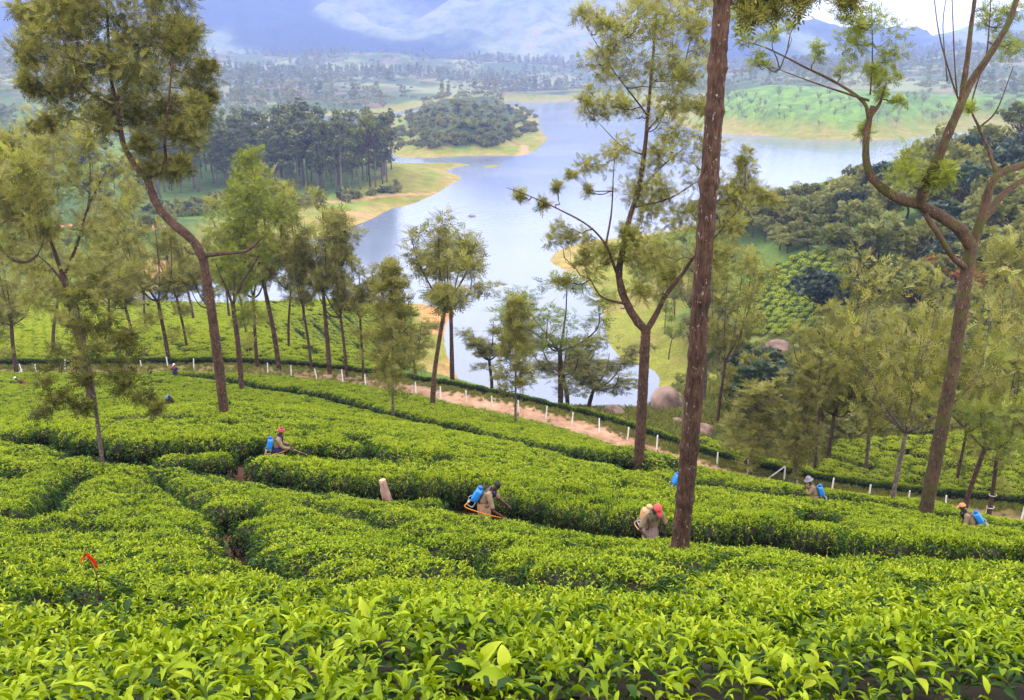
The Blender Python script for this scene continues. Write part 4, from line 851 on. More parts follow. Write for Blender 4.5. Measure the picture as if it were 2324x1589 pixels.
def build_heroes():
    f = hit(1537, 1262, .75); f2 = at(1537, 1262, f[1]); D = f[1]
    hero('silver_oak', f, D, ([(1537,1265),(1552,1150),(1566,1000),(1580,830),(1592,660),(1606,460),(1618,300),(1628,150),(1640,0),(1652,-140),(1664,-300)], .178, .135),
         [([(1652,-140),(1690,-70),(1740,-22),(1800,5,.4)], .05, .015), ([(1655,-170),(1760,-90),(1850,-30),(1920,0,.8)], .05, .012)],
         [(1705,18,26,1,.2),(1755,8,26,1,.3),(1800,0,24,1,.4),(1850,-12,24,1,.6),(1915,-2,20,1,.8),(1680,-30,30,1,.1)],
         'tall straight brown trunk rising out of the frame behind the red-capped worker', seed=3, size=.26, dens=120, sides=22,
         knots=[(.95, .10), (2.1, .07), (3.2, .10), (4.3, .12), (5.1, .08), (6.2, .12), (7.4, .07), (8.3, .14), (9.5, .10), (10.2, .12), (11.3, .1)], spread_d=.5, twig=.02)
    f = hit(508, 938, .75); D = f[1]
    hero('silver_oak', f, D, ([(508,940),(499,850),(482,720),(470,640),(461,588)], .26, .22),
         [([(461,590),(440,548),(395,510),(365,478),(345,438),(335,405)], .25, .19), ([(335,408),(310,380),(282,332),(272,282),(262,232),(250,160,.5),(245,60,.8),(240,-40,1)], .17, .04), ([(335,405),(365,385),(376,360),(374,320,-.5),(382,240,-1),(392,130,-1.2)], .12, .03),
          ([(265,245),(222,222),(185,192,-1),(162,120,-1.5)], .08, .03), ([(276,300),(240,290,.8),(180,270,1.5),(110,230,2)], .06, .02), ([(463,580),(505,575),(560,568),(597,537)], .12, .05), ([(458,575),(430,575),(418,560)], .06, .03), ([(262,232),(300,170,1),(340,110,1.5),(360,20,2)], .08, .02)],
         [(130,60,62,1.5),(230,40,80,1.6),(330,60,70,1.6),(395,105,56,1.4),(435,195,48,1.2),(452,265,36),(415,320,48,1.2),(340,165,80,1.6),(235,145,80,1.6),(135,150,62,1.5),(85,205,38),(155,235,52,1.2),(235,262,55,1.3),(310,245,60,1.4),(372,395,38),(395,265,55,1.4),(330,-20,70,1.5),(425,60,34),(180,-20,80,1.5),(80,80,34),(60,140,22),(470,150,18),(475,220,16),(100,290,26,.8),(60,20,28),
          (330,340,36),(400,370,34)],
         'big silver oak with a crooked forked bole and dense olive crown', seed=5, size=.38, dens=235, t0=.42, spread_d=1.7, rmul=1.08)
    hero('silver_oak', hit(548, 884, .7), hit(548, 884, .7)[1], ([(548,885),(542,800),(535,740),(528,690)], .24, .18), [([(528,692),(512,650),(500,625),(486,585)], .13, .05), ([(528,692),(550,640),(585,585),(600,540)], .13, .05), ([(530,690),(535,600),(560,480),(572,400),(570,330)], .09, .02)],
         [(525,640,38,2),(510,600,32,1.6),(555,640,28,1.6),(580,560,36,1.5),(500,540,38,1.3),(535,520,38,1.4),(575,480,40,1.4),(570,410,36,2),(568,365,22,1.4),(595,440,26),(515,470,34),(610,500,40),(640,480,38),(545,440,30),(560,705,26,1),(545,735,18,.8)],
         'bright green silver oak with bushy tufts just behind the crooked one', leafm=SPRING, seed=6, size=.5, dens=95, t0=.5)
    f = hit(1450, 1043, .75); D = f[1]
    hero('silver_oak', f, D, ([(1450,1045),(1456,940),(1460,860),(1463,800),(1466,748)], .265, .22),
         [([(1466,752),(1437,716),(1412,662),(1405,615),(1417,555),(1427,500),(1446,440),(1462,352,.5),(1470,262,.8),(1480,150,1),(1490,20,1.2),(1494,-60,1.2)], .20, .035), ([(1466,752),(1490,712),(1512,668,-.4),(1552,618,-.8),(1572,588,-1),(1625,535,-1.2),(1680,470,-1)], .15, .03),
          ([(1424,690),(1385,682),(1360,668),(1335,625)], .07, .02), ([(1408,640),(1392,600,-.4),(1375,556,-.8),(1335,512,-1),(1262,472,-1.2),(1195,442,-1.2),(1150,426,-1.2)], .07, .012), ([(1375,556,-.8),(1388,480),(1392,400),(1400,300)], .05, .012), ([(1470,262,.8),(1430,210),(1385,150),(1330,60)], .045, .01), ([(1466,300),(1530,220,1.5),(1560,120,2),(1580,20,2)], .05, .012), ([(1446,440),(1500,380,1),(1560,330,1.4)], .05, .015), ([(1440,470),(1520,450,-1),(1600,400,-1.5)], .045, .012), ([(1462,352),(1410,330,-.6),(1350,270,-1)], .035, .01)],
         [(1450,60,48),(1520,70,50),(1400,95,34),(1370,55,26,.7),(1360,145,28,.7),(1330,28,18,.6),(1420,170,42),(1500,175,46),(1560,165,36),(1440,250,36),(1520,265,42),(1388,240,26,.7),(1345,250,24,.7),(1325,225,18,.5),(1490,345,40),(1558,345,42),(1350,372,28,.6),(1400,345,28,.7),(1440,420,44,1.3),(1520,440,42),(1600,440,40),(1665,430,40),(1700,400,30,.8),(1722,460,30,.8),(1690,362,22,.7),(1640,500,42),
          (1290,522,22,.7),(1255,548,28,.8),(1180,447,14,.5),(1225,470,13,.5),(1268,428,10,.4),(1330,540,18,.4),(1362,600,34,1.2),(1320,588,18,.6),(1440,590,40,1.2),(1490,560,44,1.2),(1530,620,36),(1415,540,26),(1480,660,32,.9),(1275,640,12,.5),(1600,560,42),(1650,590,40),(1560,500,38),(1480,500,36),(1550,30,40),(1590,90,34),(1590,250,34),(1300,400,12,.4),(1340,440,12,.3),(1470,-20,50)],
         'forked silver oak with an open airy crown beside the tall trunk', seed=8, size=.33, dens=150, t0=.60, spread_d=1.3)
    f = hit(2098, 1168, .75); D = f[1]
    hero('silver_oak', f, D, ([(2098,1170),(2122,1050),(2145,930),(2168,800),(2188,660),(2204,556)], .275, .225),
         [([(2204,560),(2180,522),(2132,490),(2085,464),(2040,450),(1995,420),(1970,384),(1965,330),(1971,280),(1982,240)], .24, .10), ([(1973,275),(1960,232),(1902,190,.4),(1822,150,.6),(1742,110,.8),(1672,88,1)], .075, .012), ([(1972,228),(1902,206,-.3),(1832,182,-.5),(1752,152,-.7)], .045, .01), ([(1978,262),(1998,232),(2008,196)], .07, .04), ([(1975,215),(1980,120),(1978,10)], .03, .012),
          ([(2085,466),(2100,420,-.4),(2132,350,-.8),(2166,270,-1),(2200,192,-1),(2242,130,-1),(2290,50,-1),(2315,-30,-1)], .20, .08), ([(2180,238,-1),(2196,130,-1.2),(2204,60,-1.2),(2216,-30,-1.2)], .10, .06), ([(2180,238,-1),(2160,182,-.8),(2132,80,-.8),(2118,-20,-.8)], .035, .015), ([(2172,215,-1),(2166,130,-1),(2160,-20,-1)], .03, .015), ([(2150,185,-.8),(2140,60,-.6),(2150,-20,-.6)], .02, .012), ([(2200,190,-1),(2235,140,-.6),(2245,60,-.4),(2250,-30,-.4)], .035, .015),
          ([(2206,562),(2232,480),(2258,402),(2326,372),(2410,330)], .19, .10), ([(2225,505),(2290,430,.6),(2400,372,1)], .15, .08), ([(2198,612),(2160,580,-.5),(2130,532,-.7),(2100,488,-.7)], .12, .10), ([(2262,400),(2240,330,.4),(2220,290,.6)], .08, .04), ([(2222,290,.6),(2205,240,.6),(2230,150,.6)], .05, .02), ([(2222,290,.6),(2262,250,.6),(2300,150,.7)], .04, .015)],
         [(1958,62,36,1.2),(1990,108,38,1.2),(1930,95,30),(1985,150,24),(2005,205,26,.8),(1975,300,18,.6),(1700,92,22,.6),(1762,70,16,.5),(1850,122,20,.6),(1802,58,14,.4),(1722,150,20,.6),(1680,60,24,.7),(1910,150,18,.5),(2110,418,38,1.3),(2062,398,42,1.3),(2150,402,26),(2278,60,30,.8),(2306,100,30,.8),(2240,40,24,.7),(2200,252,14,.5),(2012,180,22,.7),(1900,40,16,.4),(2040,230,12,.4)],
         'pollarded silver oak with mossy curving limbs and nearly bare twigs', barkm=BARK_M, leafm=SPRING, seed=9, size=.27, dens=110, t0=.6, spread_d=.8)
    # thin young tree standing over the furrow, and the leaning tree behind it
    f = hit(230, 1048, .75); D = f[1]
    hero('silver_oak_sapling', f, D, ([(231,1050),(224,980),(214,900),(204,840),(192,780),(180,720),(172,660)], .085, .03),
         [([(224,985),(262,955,-.4),(330,948,-.8),(420,935,-1)], .02, .006), ([(222,950),(190,940),(140,905,.5),(90,870,.8)], .018, .006), ([(210,880),(250,830),(300,800)], .018, .006), ([(206,850),(160,830),(110,820)], .015, .006)],
         [(130,905,26,.6),(170,925,26,.6),(110,860,22,.5),(190,860,24,.6),(255,880,28,.6),(300,850,30,.7),(270,800,28,.7),(330,900,22,.5),(360,930,14,.5),(200,800,30,.7),(150,800,28,.6),(180,740,30,.8),(230,740,30,.8),(250,690,30,.8),(170,670,30,.8),(300,760,24,.6),(100,945,18,.4),(210,640,26,.7)],
         'thin sapling with wispy grey-green fronds over the furrow', barkm=BARK_G, seed=10, size=.34, dens=120, t0=.22, spread_d=1.0, sides=8, twig=.014)
    f = hit(208, 908, .75); D = f[1]
    hero('silver_oak', f, D, ([(210,910),(196,830),(178,760),(160,690),(142,620)], .36, .22), [([(142,625),(120,560),(90,480),(70,400)], .16, .05), ([(145,630),(180,540),(200,470),(240,390)], .14, .04), ([(150,650),(110,600,1),(60,560,1.5)], .1, .03), ([(165,700),(210,640,-1),(250,600,-1.5)], .09, .03), ([(200,480),(205,400),(200,320)], .08, .03)],
         [(60,330,48),(110,380,52),(170,360,50),(220,330,42),(90,300,46),(160,300,44),(250,390,42),(190,430,52),(120,450,52),(60,430,46),(250,470,46),(300,440,40),(30,480,46),(100,540,50),(180,520,48),(250,560,46),(290,620,40),(60,610,46),(120,640,44),(200,610,42),(240,680,36),(80,690,36),(150,720,30),(20,560,40),(300,540,34)],
         'broad leaning silver oak with loose yellow-olive foliage behind the sapling', seed=12, size=.50, dens=100, t0=.55, rmul=1.05)
    # limbs reaching in from a tree outside the frame
    hero('silver_oak', np.array([*at(-150, 900, 58)[:2], ground_z(*at(-150, 900, 58)[:2])]), 58, ([(-150,900),(-160,760),(-165,640),(-170,560)], .3, .22), [([(-170,580),(-90,520),(-20,530),(0,560),(30,590),(62,594),(84,580)], .17, .08), ([(-165,600),(-140,480),(-100,400)], .15, .05), ([(84,582),(100,540),(95,480)], .05, .02)],
         [(20,470,44),(60,500,40),(10,420,40),(40,380,34),(90,470,36),(110,510,30),(-40,460,50),(70,430,34),(0,350,30)], 'tree at the picture edge whose dark limb sweeps up over the field', seed=14, size=.66, dens=140, t0=.58)
build_heroes()

def spot(vx, vy, d=None):
    if d is None: return hit(vx, vy, .55 if vy > 560 else 0.0)
    p = at(vx, vy, d); return np.array([p[0], p[1], ground_z(p[0], p[1])])

def tree_at(var, vx, vy, top, wid_v, name, label, group=None, d=None, hw=None, yaw=None, cat='tree'):
    """foot at (vx, vy), crown top at survey row `top`, crown about wid_v across"""
    p = spot(vx, vy, d); dist = p[1]; h = (at(vx, top, dist)[2] - p[2]) * (1.1 if var in OAKS or var in PALE else 1.0); w = wid_v / VS / FPX * dist
    return plant(var, p, h, None if hw is None else w / hw, random.random() * 6.28 if yaw is None else yaw, name, label, cat, group)

G1 = 'silver oaks by the earth path'
for k, (vx, vy, top, wd, v, d, lab) in enumerate([
    (633,828,490,150,0,None,'pale-barked silver oak just below the path between fence posts'), (383,815,520,130,1,None,'candelabra silver oak on the tea spur behind the blue-clothed walker'), (425,790,560,90,3,None,'narrow silver oak half way up the tea spur'),
    (302,770,600,100,5,None,'dark-boled silver oak on the tea spur nearest the sapling'), (440,726,580,80,2,None,'small silver oak near the water at the back of the spur'), (583,822,560,120,3,None,'silver oak next to bamboo props below the path'),
    (748,838,535,140,0,None,'round-headed silver oak right of the pale-barked one'), (707,832,640,90,2,None,'low silver oak with a flat tuft below the path'), (787,845,560,100,5,None,'silver oak with tall plume, third along the fence'),
    (825,850,620,90,3,None,'short feathery silver oak at the spur edge'), (655,790,600,80,2,None,'thin silver oak amid the tea rows of the spur'), (490,790,560,70,5,None,'silver oak hidden behind the bright green one'), (1027,884,600,150,2,97,'silver oak leaning over the water beyond the fence'), (1117,895,750,120,3,99,'one-sided silver oak low over the inlet'),
    (1272,926,680,170,4,92,'T-shaped candelabra silver oak standing against the blue inlet'), (1289,928,775,150,1,95,'squat silver oak right behind the candelabra one'), (1335,940,822,150,5,98,'small tree with a sweeping sideways limb by the boulders'), (35,836,620,130,1,None,'candelabra silver oak at the far end of the fence'),
    (945,880,740,110,3,96,'stubby silver oak above the red earth bank'), (560,760,560,80,0,None,'silver oak deep in the spur behind the props'), (520,720,600,70,2,None,'far silver oak at the spur shoreline'), (690,730,560,90,3,None,'far silver oak on the spur above the shore'), (250,760,600,90,0,None,'silver oak behind the leaning olive tree'), (120,800,600,110,2,None,'silver oak showing through the leaning tree crown'), (860,810,640,90,2,None,'last silver oak on the spur before the earth bank'), (330,740,590,80,3,None,'distant silver oak by the lake inlet')]):
    tree_at(OAKS[v], vx, vy, top - (45 if 560 < vx < 860 else 15), wd, 'silver_oak', lab, G1, d, 3.9)
tree_at(OAKS[2], 980, 922, 560, 235, 'silver_oak', 'spreading silver oak on the upper verge of the path, crown against the lake', G1, None, 5.4)
for vx, vy, top, wd, v, lab in [(892,950,600,150,0,'slim silver oak sapling standing in the tea above the path'), (1170,968,680,130,2,'slender sapling with airy top in front of the water'), (1703,1060,880,150,1,'young conical silver oak beyond the path by the tall trunk'), (1797,1090,830,110,0,'slim young tree with brownish crown behind the braced post'), (1808,1108,1010,40,2,'short brown sapling in front of the fence')]:
    tree_at(SLIM[v], vx, vy, top, wd, 'silver_oak_sapling', lab, 'silver oak saplings', None, 3.4)
for vx, vy, top, wd, v, lab in [(1965,1062,720,210,0,'pale-stemmed silver oak forking low beyond the path'), (2022,1150,660,270,0,'feathery silver oak with whitish twigs, broadest crown beyond the path'), (2340,1060,700,260,1,'feathery pale silver oak at the edge of the frame')]:
    tree_at(PALE[v], vx, vy, top, wd, 'silver_oak', lab, 'pale silver oaks beyond the path', None, 6.6)
for vx, vy, top, wd, v, lab in [(2185,1168,850,200,4,'bushy bright silver oak beside the mossy pollard'), (2246,1160,800,170,3,'silver oak with two white bands tied round its bole'), (2172,1090,820,120,1,'thin-stemmed silver oak behind the pollard'), (1880,1040,760,150,5,'silver oak with a dark bole amid the lower thicket'), (1628,960,620,120,1,'olive silver oak right behind the tall trunk'), (1600,900,640,120,2,'silver oak rising from the boulder gully'), (1850,1065,740,130,0,'grey-green silver oak over the lower terraces'), (1742,1010,850,100,3,'silver oak in the gully below the tea slope'), (2290,1000,560,180,2,'tall silver oak near the far earth track')]:
    _o = tree_at(OAKS[v], vx, vy, top, wd, 'silver_oak', lab, 'silver oaks in the hollow beyond the path', None, 4.6)
    if 'bands' in lab: BANDED = _o

def bands(o, z, r):               # strips of white cloth tied round a bole
    for k in z:
        a = np.linspace(0, 2 * math.pi, 17); g = Geo(); g.add(*tube(np.stack([r * np.cos(a), r * np.sin(a), k + .03 * np.sin(a)], 1), .02, 6, False)); g.build('band', [mat('white_band', (.75, .72, .68), .8, .2)], o)

def build_woods():
    rng = np.random.default_rng(77); n = 0
    # wooded hillside across the hollow
    for vx, vy, top, wd, v, nm, lab in [(1955,690,470,240,3,'forest_tree','dark-trunked spreading tree on the tea slope across the hollow'), (1860,720,600,170,4,'evergreen_tree','dense blackish evergreen at the edge of the tea slope'), (1930,730,610,130,5,'evergreen_tree','dark evergreen under the spreading tree'), (2065,730,570,180,2,'forest_tree','round yellow-green tree below the orange blossom'), (2010,800,690,160,0,'forest_tree','olive tree below the round yellow-green one'), (2240,640,500,170,0,'forest_tree','grey-green tree behind the pollard fork'), (2300,560,430,170,2,'forest_tree','tall tree near the upper edge of the wooded slope')]:
        tree_at(ROUND[v], vx, vy, top, wd, nm, lab, None, None, 10.5)
    fl = round_variant(61, 10, 4.5, FLAME, 22, .3, 14, .6); tree_at(fl, 2140, 680, 570, 170, 'flame_tree', 'orange-blossomed tree on the wooded slope behind the pollard', None, None, 9.5); tree_at(fl, 2215, 690, 600, 110, 'flame_tree', 'smaller orange-blossomed tree right of its neighbour', None, None, 9.5)
    pts = []
    def fill(poly, count, gap):
        nonlocal pts
        P = np.array(poly, float); lo, hi = P.min(0), P.max(0); t = 0; c = 0
        while c < count and t < count * 40:
            t += 1; q = rng.uniform(lo, hi)
            if not in_poly(np.array([q[0]]), np.array([q[1]]), poly)[0]: continue
            w = hit(*q); sp = gap; tp = project(w + np.array([0, 0, 9.0]))[0]
            if 1630 < tp[0] < 1860 and tp[1] < 775 and w[1] < 175: continue
            if any(math.hypot(w[0] - a[0], w[1] - a[1]) < sp for a in pts): continue
            pts.append(w); c += 1; yield q, w
    for q, w in fill([(1960,470),(2060,420),(2180,380),(2420,300),(2420,700),(2300,720),(2120,690),(1990,590),(1890,540),(1850,500)], 62, 5.2):
        v = rng.choice([0, 1, 2, 3, 4, 5], p=[.22, .2, .22, .16, .1, .1]); plant(ROUND[v], w, rng.uniform(8.5, 14.5), rng.uniform(.75, 1.15), rng.random() * 6.28, 'forest_tree', 'tree in the dense wood on the hillside across the hollow', 'tree', 'trees of the hillside wood')
    for q, w in fill([(1560,760),(1640,700),(1680,780),(1800,775),(1900,790),(2000,800),(2420,720),(2420,930),(2150,980),(1900,1000),(1720,1010),(1640,920)], 110, 3.0):
        if rng.random() < .45: plant(SHRUB[rng.integers(0, 4)], w, rng.uniform(2.0, 4.5), rng.uniform(.8, 1.5), rng.random() * 6.28, 'shrub', 'green shrub in the thicket of the hollow', 'shrub', 'shrubs of the hollow')
        elif rng.random() < .22: plant(OAKS[rng.integers(0, 6)], w, rng.uniform(7, 11), rng.uniform(.7, .95), rng.random() * 6.28, 'silver_oak', 'olive silver oak in the thicket of the hollow', 'tree', 'silver oaks in the thicket')
        else: plant(ROUND[rng.integers(0, 6)], w, rng.uniform(5, 10), rng.uniform(.5, .85), rng.random() * 6.28, 'forest_tree', 'low leafy tree in the thicket of the hollow', 'tree', 'low trees of the hollow')
    # silver oaks on the back of the peninsula and on the spur shore
    for q, w in fill([(1420,640),(1600,560),(1760,520),(1890,510),(1850,560),(1700,560),(1600,600),(1560,700),(1500,760)], 14, 8):
        plant(OAKS[rng.integers(0, 6)], w, rng.uniform(8, 12), rng.uniform(.8, 1.0), rng.random() * 6.28, 'silver_oak', 'silver oak on the grassy peninsula', 'tree', 'silver oaks on the peninsula')
    for q, w in fill([(1560,520),(1900,470),(2050,425),(2000,500),(1880,520),(1700,545)], 55, 4.6):
        plant(ROUND[rng.integers(0, 4)], w, rng.uniform(7, 12), rng.uniform(.7, 1.0), rng.random() * 6.28, 'forest_tree', 'tree at the edge of the wood above the lake point', 'tree', 'trees above the lake point')
    for q, w in fill([(1490,640),(1590,600),(1625,640),(1610,760),(1560,860),(1500,800)], 11, 5):
        plant(OAKS[rng.integers(0, 6)], w, rng.uniform(8, 12), rng.uniform(.85, 1.1), rng.random() * 6.28, 'silver_oak', 'silver oak on the wooded bank right behind the tall trunk', 'tree', 'silver oaks behind the tall trunk')
    for q, w in fill([(1735,485),(1900,488),(1900,575),(1810,585),(1735,555)], 26, 4):
        plant(ROUND[rng.integers(0, 4)], w, rng.uniform(5, 9), rng.uniform(.6, .9), rng.random() * 6.28, 'forest_tree', 'tree on the green saddle above the lake point', 'tree', 'trees on the saddle')
    # eucalyptus grove on the far bank
    for q, w in fill([(330,470),(420,440),(560,428),(700,432),(780,440),(860,425),(905,408),(895,385),(800,370),(600,365),(420,375),(300,400)], 150, 4.6):
        plant(EUCS[rng.integers(0, 5)], w, rng.uniform(24, 36), rng.uniform(.85, 1.2), rng.random() * 6.28, 'eucalyptus', 'tall eucalyptus in the grove on the far bank', 'tree', 'eucalyptus grove on the far bank')
    tree_at(EUCS[1], 690, 420, 228, 70, 'eucalyptus', 'tallest eucalyptus standing above the grove', None, None, 9)
    for q, w in fill([(330,480),(560,440),(740,455),(880,432),(912,412),(900,440),(760,462),(560,470),(380,500)], 80, 3.0):
        plant(SHRUB[rng.integers(0, 4)], w, rng.uniform(2.5, 5.5), rng.uniform(1.0, 1.8), rng.random() * 6.28, 'shrub', 'shrub at the foot of the eucalyptus grove', 'shrub', 'shrubs at the foot of the grove')
    for q, w in fill([(-60,330),(150,330),(330,380),(330,500),(200,498),(-60,500)], 46, 6):
        plant(ROUND[rng.integers(0, 5)], w, rng.uniform(8, 16), rng.uniform(.8, 1.2), rng.random() * 6.28, 'forest_tree', 'tree in the wood behind the leaning silver oak', 'tree', 'trees on the far bank')
    for q, w in fill([(-60,520),(250,515),(420,540),(380,620),(250,640),(-60,680)], 34, 5):
        plant((OAKS + ROUND[:3])[rng.integers(0, 9)], w, rng.uniform(7, 12), rng.uniform(.7, .95), rng.random() * 6.28, 'forest_tree', 'tree on the bank beyond the tea spur', 'tree', 'trees beyond the tea spur')
    # island bush
    for q, w in fill([(880,318),(900,335),(960,338),(1060,334),(1100,336),(1150,322),(1215,300),(1222,280),(1215,262),(1170,244),(1080,240),(1000,248),(930,254),(878,275)], 280, 3.3):
        if rng.random() < .72: plant(SHRUB[rng.integers(0, 3)], w, rng.uniform(3, 6), rng.uniform(1.3, 2.3), rng.random() * 6.28, 'shrub', 'rounded shrub covering the wooded island', 'shrub', 'shrubs on the island')
        else: plant(ROUND[rng.integers(0, 4)], w, rng.uniform(5, 9), rng.uniform(.6, .95), rng.random() * 6.28, 'forest_tree', 'leafy tree on the wooded island', 'tree', 'trees on the island')
    # flat-topped trees on the island
    ft = round_variant(66, 12, 6.5, WOOD, 26, .55, 26, .9, BARK, .3); tree_at(ft, 1040, 262, 222, 64, 'flat_topped_tree', 'flat-topped tree at the back of the island', None, None, 12.5); tree_at(ft, 835, 320, 255, 84, 'flat_topped_tree', 'flat-topped tree between the grove and the island', None, 430, 12.5)
    # silver oaks on the tea headland
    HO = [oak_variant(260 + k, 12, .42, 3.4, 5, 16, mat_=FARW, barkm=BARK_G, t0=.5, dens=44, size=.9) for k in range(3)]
    for q, w in fill([(1640,270),(1720,288),(1850,295),(2000,296),(2150,280),(2200,262),(2100,215),(1900,200),(1700,205),(1640,215)], 70, 9):
        plant(HO[rng.integers(0, 3)], w, rng.uniform(7, 15), rng.uniform(.7, 1.15), rng.random() * 6.28, 'silver_oak', 'small distant silver oak dotting the tea headland over the water', 'tree', 'silver oaks on the headland')
    # woods on the far shores: read as one mass
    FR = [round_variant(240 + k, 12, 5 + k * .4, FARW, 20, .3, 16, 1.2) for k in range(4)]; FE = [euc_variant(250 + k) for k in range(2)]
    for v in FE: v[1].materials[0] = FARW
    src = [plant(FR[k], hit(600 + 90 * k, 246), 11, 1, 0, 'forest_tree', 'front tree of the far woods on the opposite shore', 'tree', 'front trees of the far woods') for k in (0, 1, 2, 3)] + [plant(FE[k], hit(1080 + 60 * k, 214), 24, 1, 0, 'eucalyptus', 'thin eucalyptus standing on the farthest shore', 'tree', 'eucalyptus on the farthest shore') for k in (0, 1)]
    X = rng.uniform(-1900, 2100, 60000); Y = rng.uniform(820, 3000, 60000); keep = np.abs(X) < .66 * Y + 60; X, Y = X[keep], Y[keep]; Z = hgt(X, Y); land = lnd(X, Y)
    pv = project(np.column_stack([X, Y, Z])); den = fbm(X / 170, Y / 170, 91); hd = in_poly(pv[:, 0], pv[:, 1], [(1560,330),(1600,200),(1800,182),(2050,196),(2230,240),(2300,300),(2200,330)]) & (Y < 1250)
    ok = (land > 30 + 20 * den) & (~hd) & (rng.random(len(X)) < np.clip((den - .42) * 4, .03, .42)); X, Y, Z = X[ok], Y[ok], Z[ok]; n = len(X); kind = rng.integers(0, 4, n); 
    big = np.array([11.0 / 12 if k < 4 else 24 / 34 for k in range(6)]); e = (den[ok] > .5) & (rng.random(n) < .4); kind = np.where(e, 4 + rng.integers(0, 2, n), kind)
    crowns = [c for r in src for c in r.children if c.name.startswith('crown')]
    s = rng.uniform(.7, 1.25, n); sc = np.stack([s * np.where(kind < 4, 1.05, .9), s * np.where(kind < 4, 1.05, .9), s * np.where(kind < 4, .9, .75)], 1)
    scatter('forest', np.column_stack([X, Y, Z - .5]), np.column_stack([0 * X, 0 * X, rng.random(n) * 6.28]), sc, kind, crowns, label='hazy woods covering the hills on the far shores', cat='forest', kind='stuff')
    print('forest', n, 'individual trees', len(pts))
build_woods()
bands(BANDED, (.75, 1.6), .235)
# ------------------------------------------------------------------ people at work
SKIN = mat('dark_skin', (0.075, 0.035, 0.022), .5, .35)
HAIR = mat('black_hair', (0.012, 0.010, 0.010), .6, .3)
def cloth(name, c): return noisy(name, [(.3, tuple(x * .72 for x in c)), (.7, tuple(min(1, x * 1.15) for x in c))], 14, 4, .9, .1, .5, 9, (1, 1, .6), .02)
KHAKI = cloth('khaki_cloth', (0.26, 0.185, 0.115)); TAN = cloth('tan_cloth', (0.40, 0.24, 0.15)); APRON = cloth('grey_brown_apron', (0.27, 0.20, 0.175)); NAVY = cloth('navy_cloth', (0.03, 0.035, 0.10)); OLIVE = cloth('olive_brown_cloth', (0.085, 0.065, 0.035))
PINK = cloth('pink_red_cloth', (0.62, 0.10, 0.11)); CAPRED = cloth('red_cap', (0.58, 0.09, 0.09)); CAPOR = cloth('orange_cap', (0.62, 0.24, 0.12)); CAPGR = cloth('grey_hat', (0.25, 0.22, 0.25)); WHITE = cloth('white_cloth', (0.7, 0.7, 0.68)); GREENP = cloth('green_check_cloth', (0.10, 0.15, 0.07))
BLUE = mat('blue_plastic', (0.02, 0.20, 0.66), .35, .5); CREAM = mat('cream_plastic', (0.60, 0.29, 0.15), .45, .4); LID = mat('blue_lid_plastic', (0.012, 0.10, 0.42), .4, .4); ORANGE = mat('orange_hose', (0.80, 0.24, 0.01), .5, .4); STEEL = mat('steel_tube', (0.42, 0.48, 0.60), .35, .5, .6); BRASS = mat('brass_lance', (0.65, 0.42, 0.22), .35, .5, .5); STRAP = mat('strap_webbing', (0.06, 0.04, 0.03), .9, .1)

def skinned(name, V, E, R, material, parent, sub=2):
    me = bpy.data.meshes.new(name); me.from_pydata([tuple(map(float, v)) for v in V], E, []); me.materials.append(material)
    o = link(name, me, parent); md = o.modifiers.new('skin', 'SKIN'); md.use_smooth_shade = True
    sd = me.skin_vertices[0].data
    for i, r in enumerate(R): sd[i].radius = (r, r)
    sd[0].use_root = True; s = o.modifiers.new('smooth', 'SUBSURF'); s.levels = sub; s.render_levels = sub
    return o

def ellipsoid(c, r, n=14, m=9, z0=-1.0, z1=1.0, rot=None):
    th = np.linspace(math.acos(max(-1, min(1, z1))), math.acos(max(-1, min(1, z0))), m); ph = np.arange(n) * 2 * math.pi / n
    V = np.stack([np.sin(th)[:, None] * np.cos(ph)[None], np.sin(th)[:, None] * np.sin(ph)[None], np.cos(th)[:, None] + 0 * ph[None]], -1).reshape(-1, 3) * np.array(r)
    if rot is not None: V = V @ np.array(rot).T
    V = V + np.array(c); i = np.arange(m - 1)[:, None] * n; j = np.arange(n)[None]
    return V, np.stack([i + j, i + n + j, i + n + (j + 1) % n, i + (j + 1) % n], -1).reshape(-1, 4)

def rbox(c, s, r=.3, n=4, rot=None, taper=1.0):
    """rounded box: superellipsoid"""
    th = np.linspace(-math.pi / 2, math.pi / 2, 15); ph = np.linspace(-math.pi, math.pi, 28, endpoint=False); e = r
    f = lambda w, q: np.sign(w) * np.abs(w) ** q
    X = f(np.cos(th), e)[:, None] * f(np.cos(ph), e)[None]; Y = f(np.cos(th), e)[:, None] * f(np.sin(ph), e)[None]; Z = f(np.sin(th), e)[:, None] + 0 * ph[None]
    t = 1 + (taper - 1) * (Z + 1) / 2; V = np.stack([X * s[0] / 2 * t, Y * s[1] / 2 * t, Z * s[2] / 2], -1).reshape(-1, 3)
    if rot is not None: V = V @ np.array(rot).T
    V = V + np.array(c); nn = 28; i = np.arange(14)[:, None] * nn; j = np.arange(nn)[None]
    return V, np.stack([i + j, i + (j + 1) % nn, i + nn + (j + 1) % nn, i + nn + j], -1).reshape(-1, 4)

def ry(a): c, s = math.cos(a), math.sin(a); return np.array([[c, 0, s], [0, 1, 0], [-s, 0, c]])

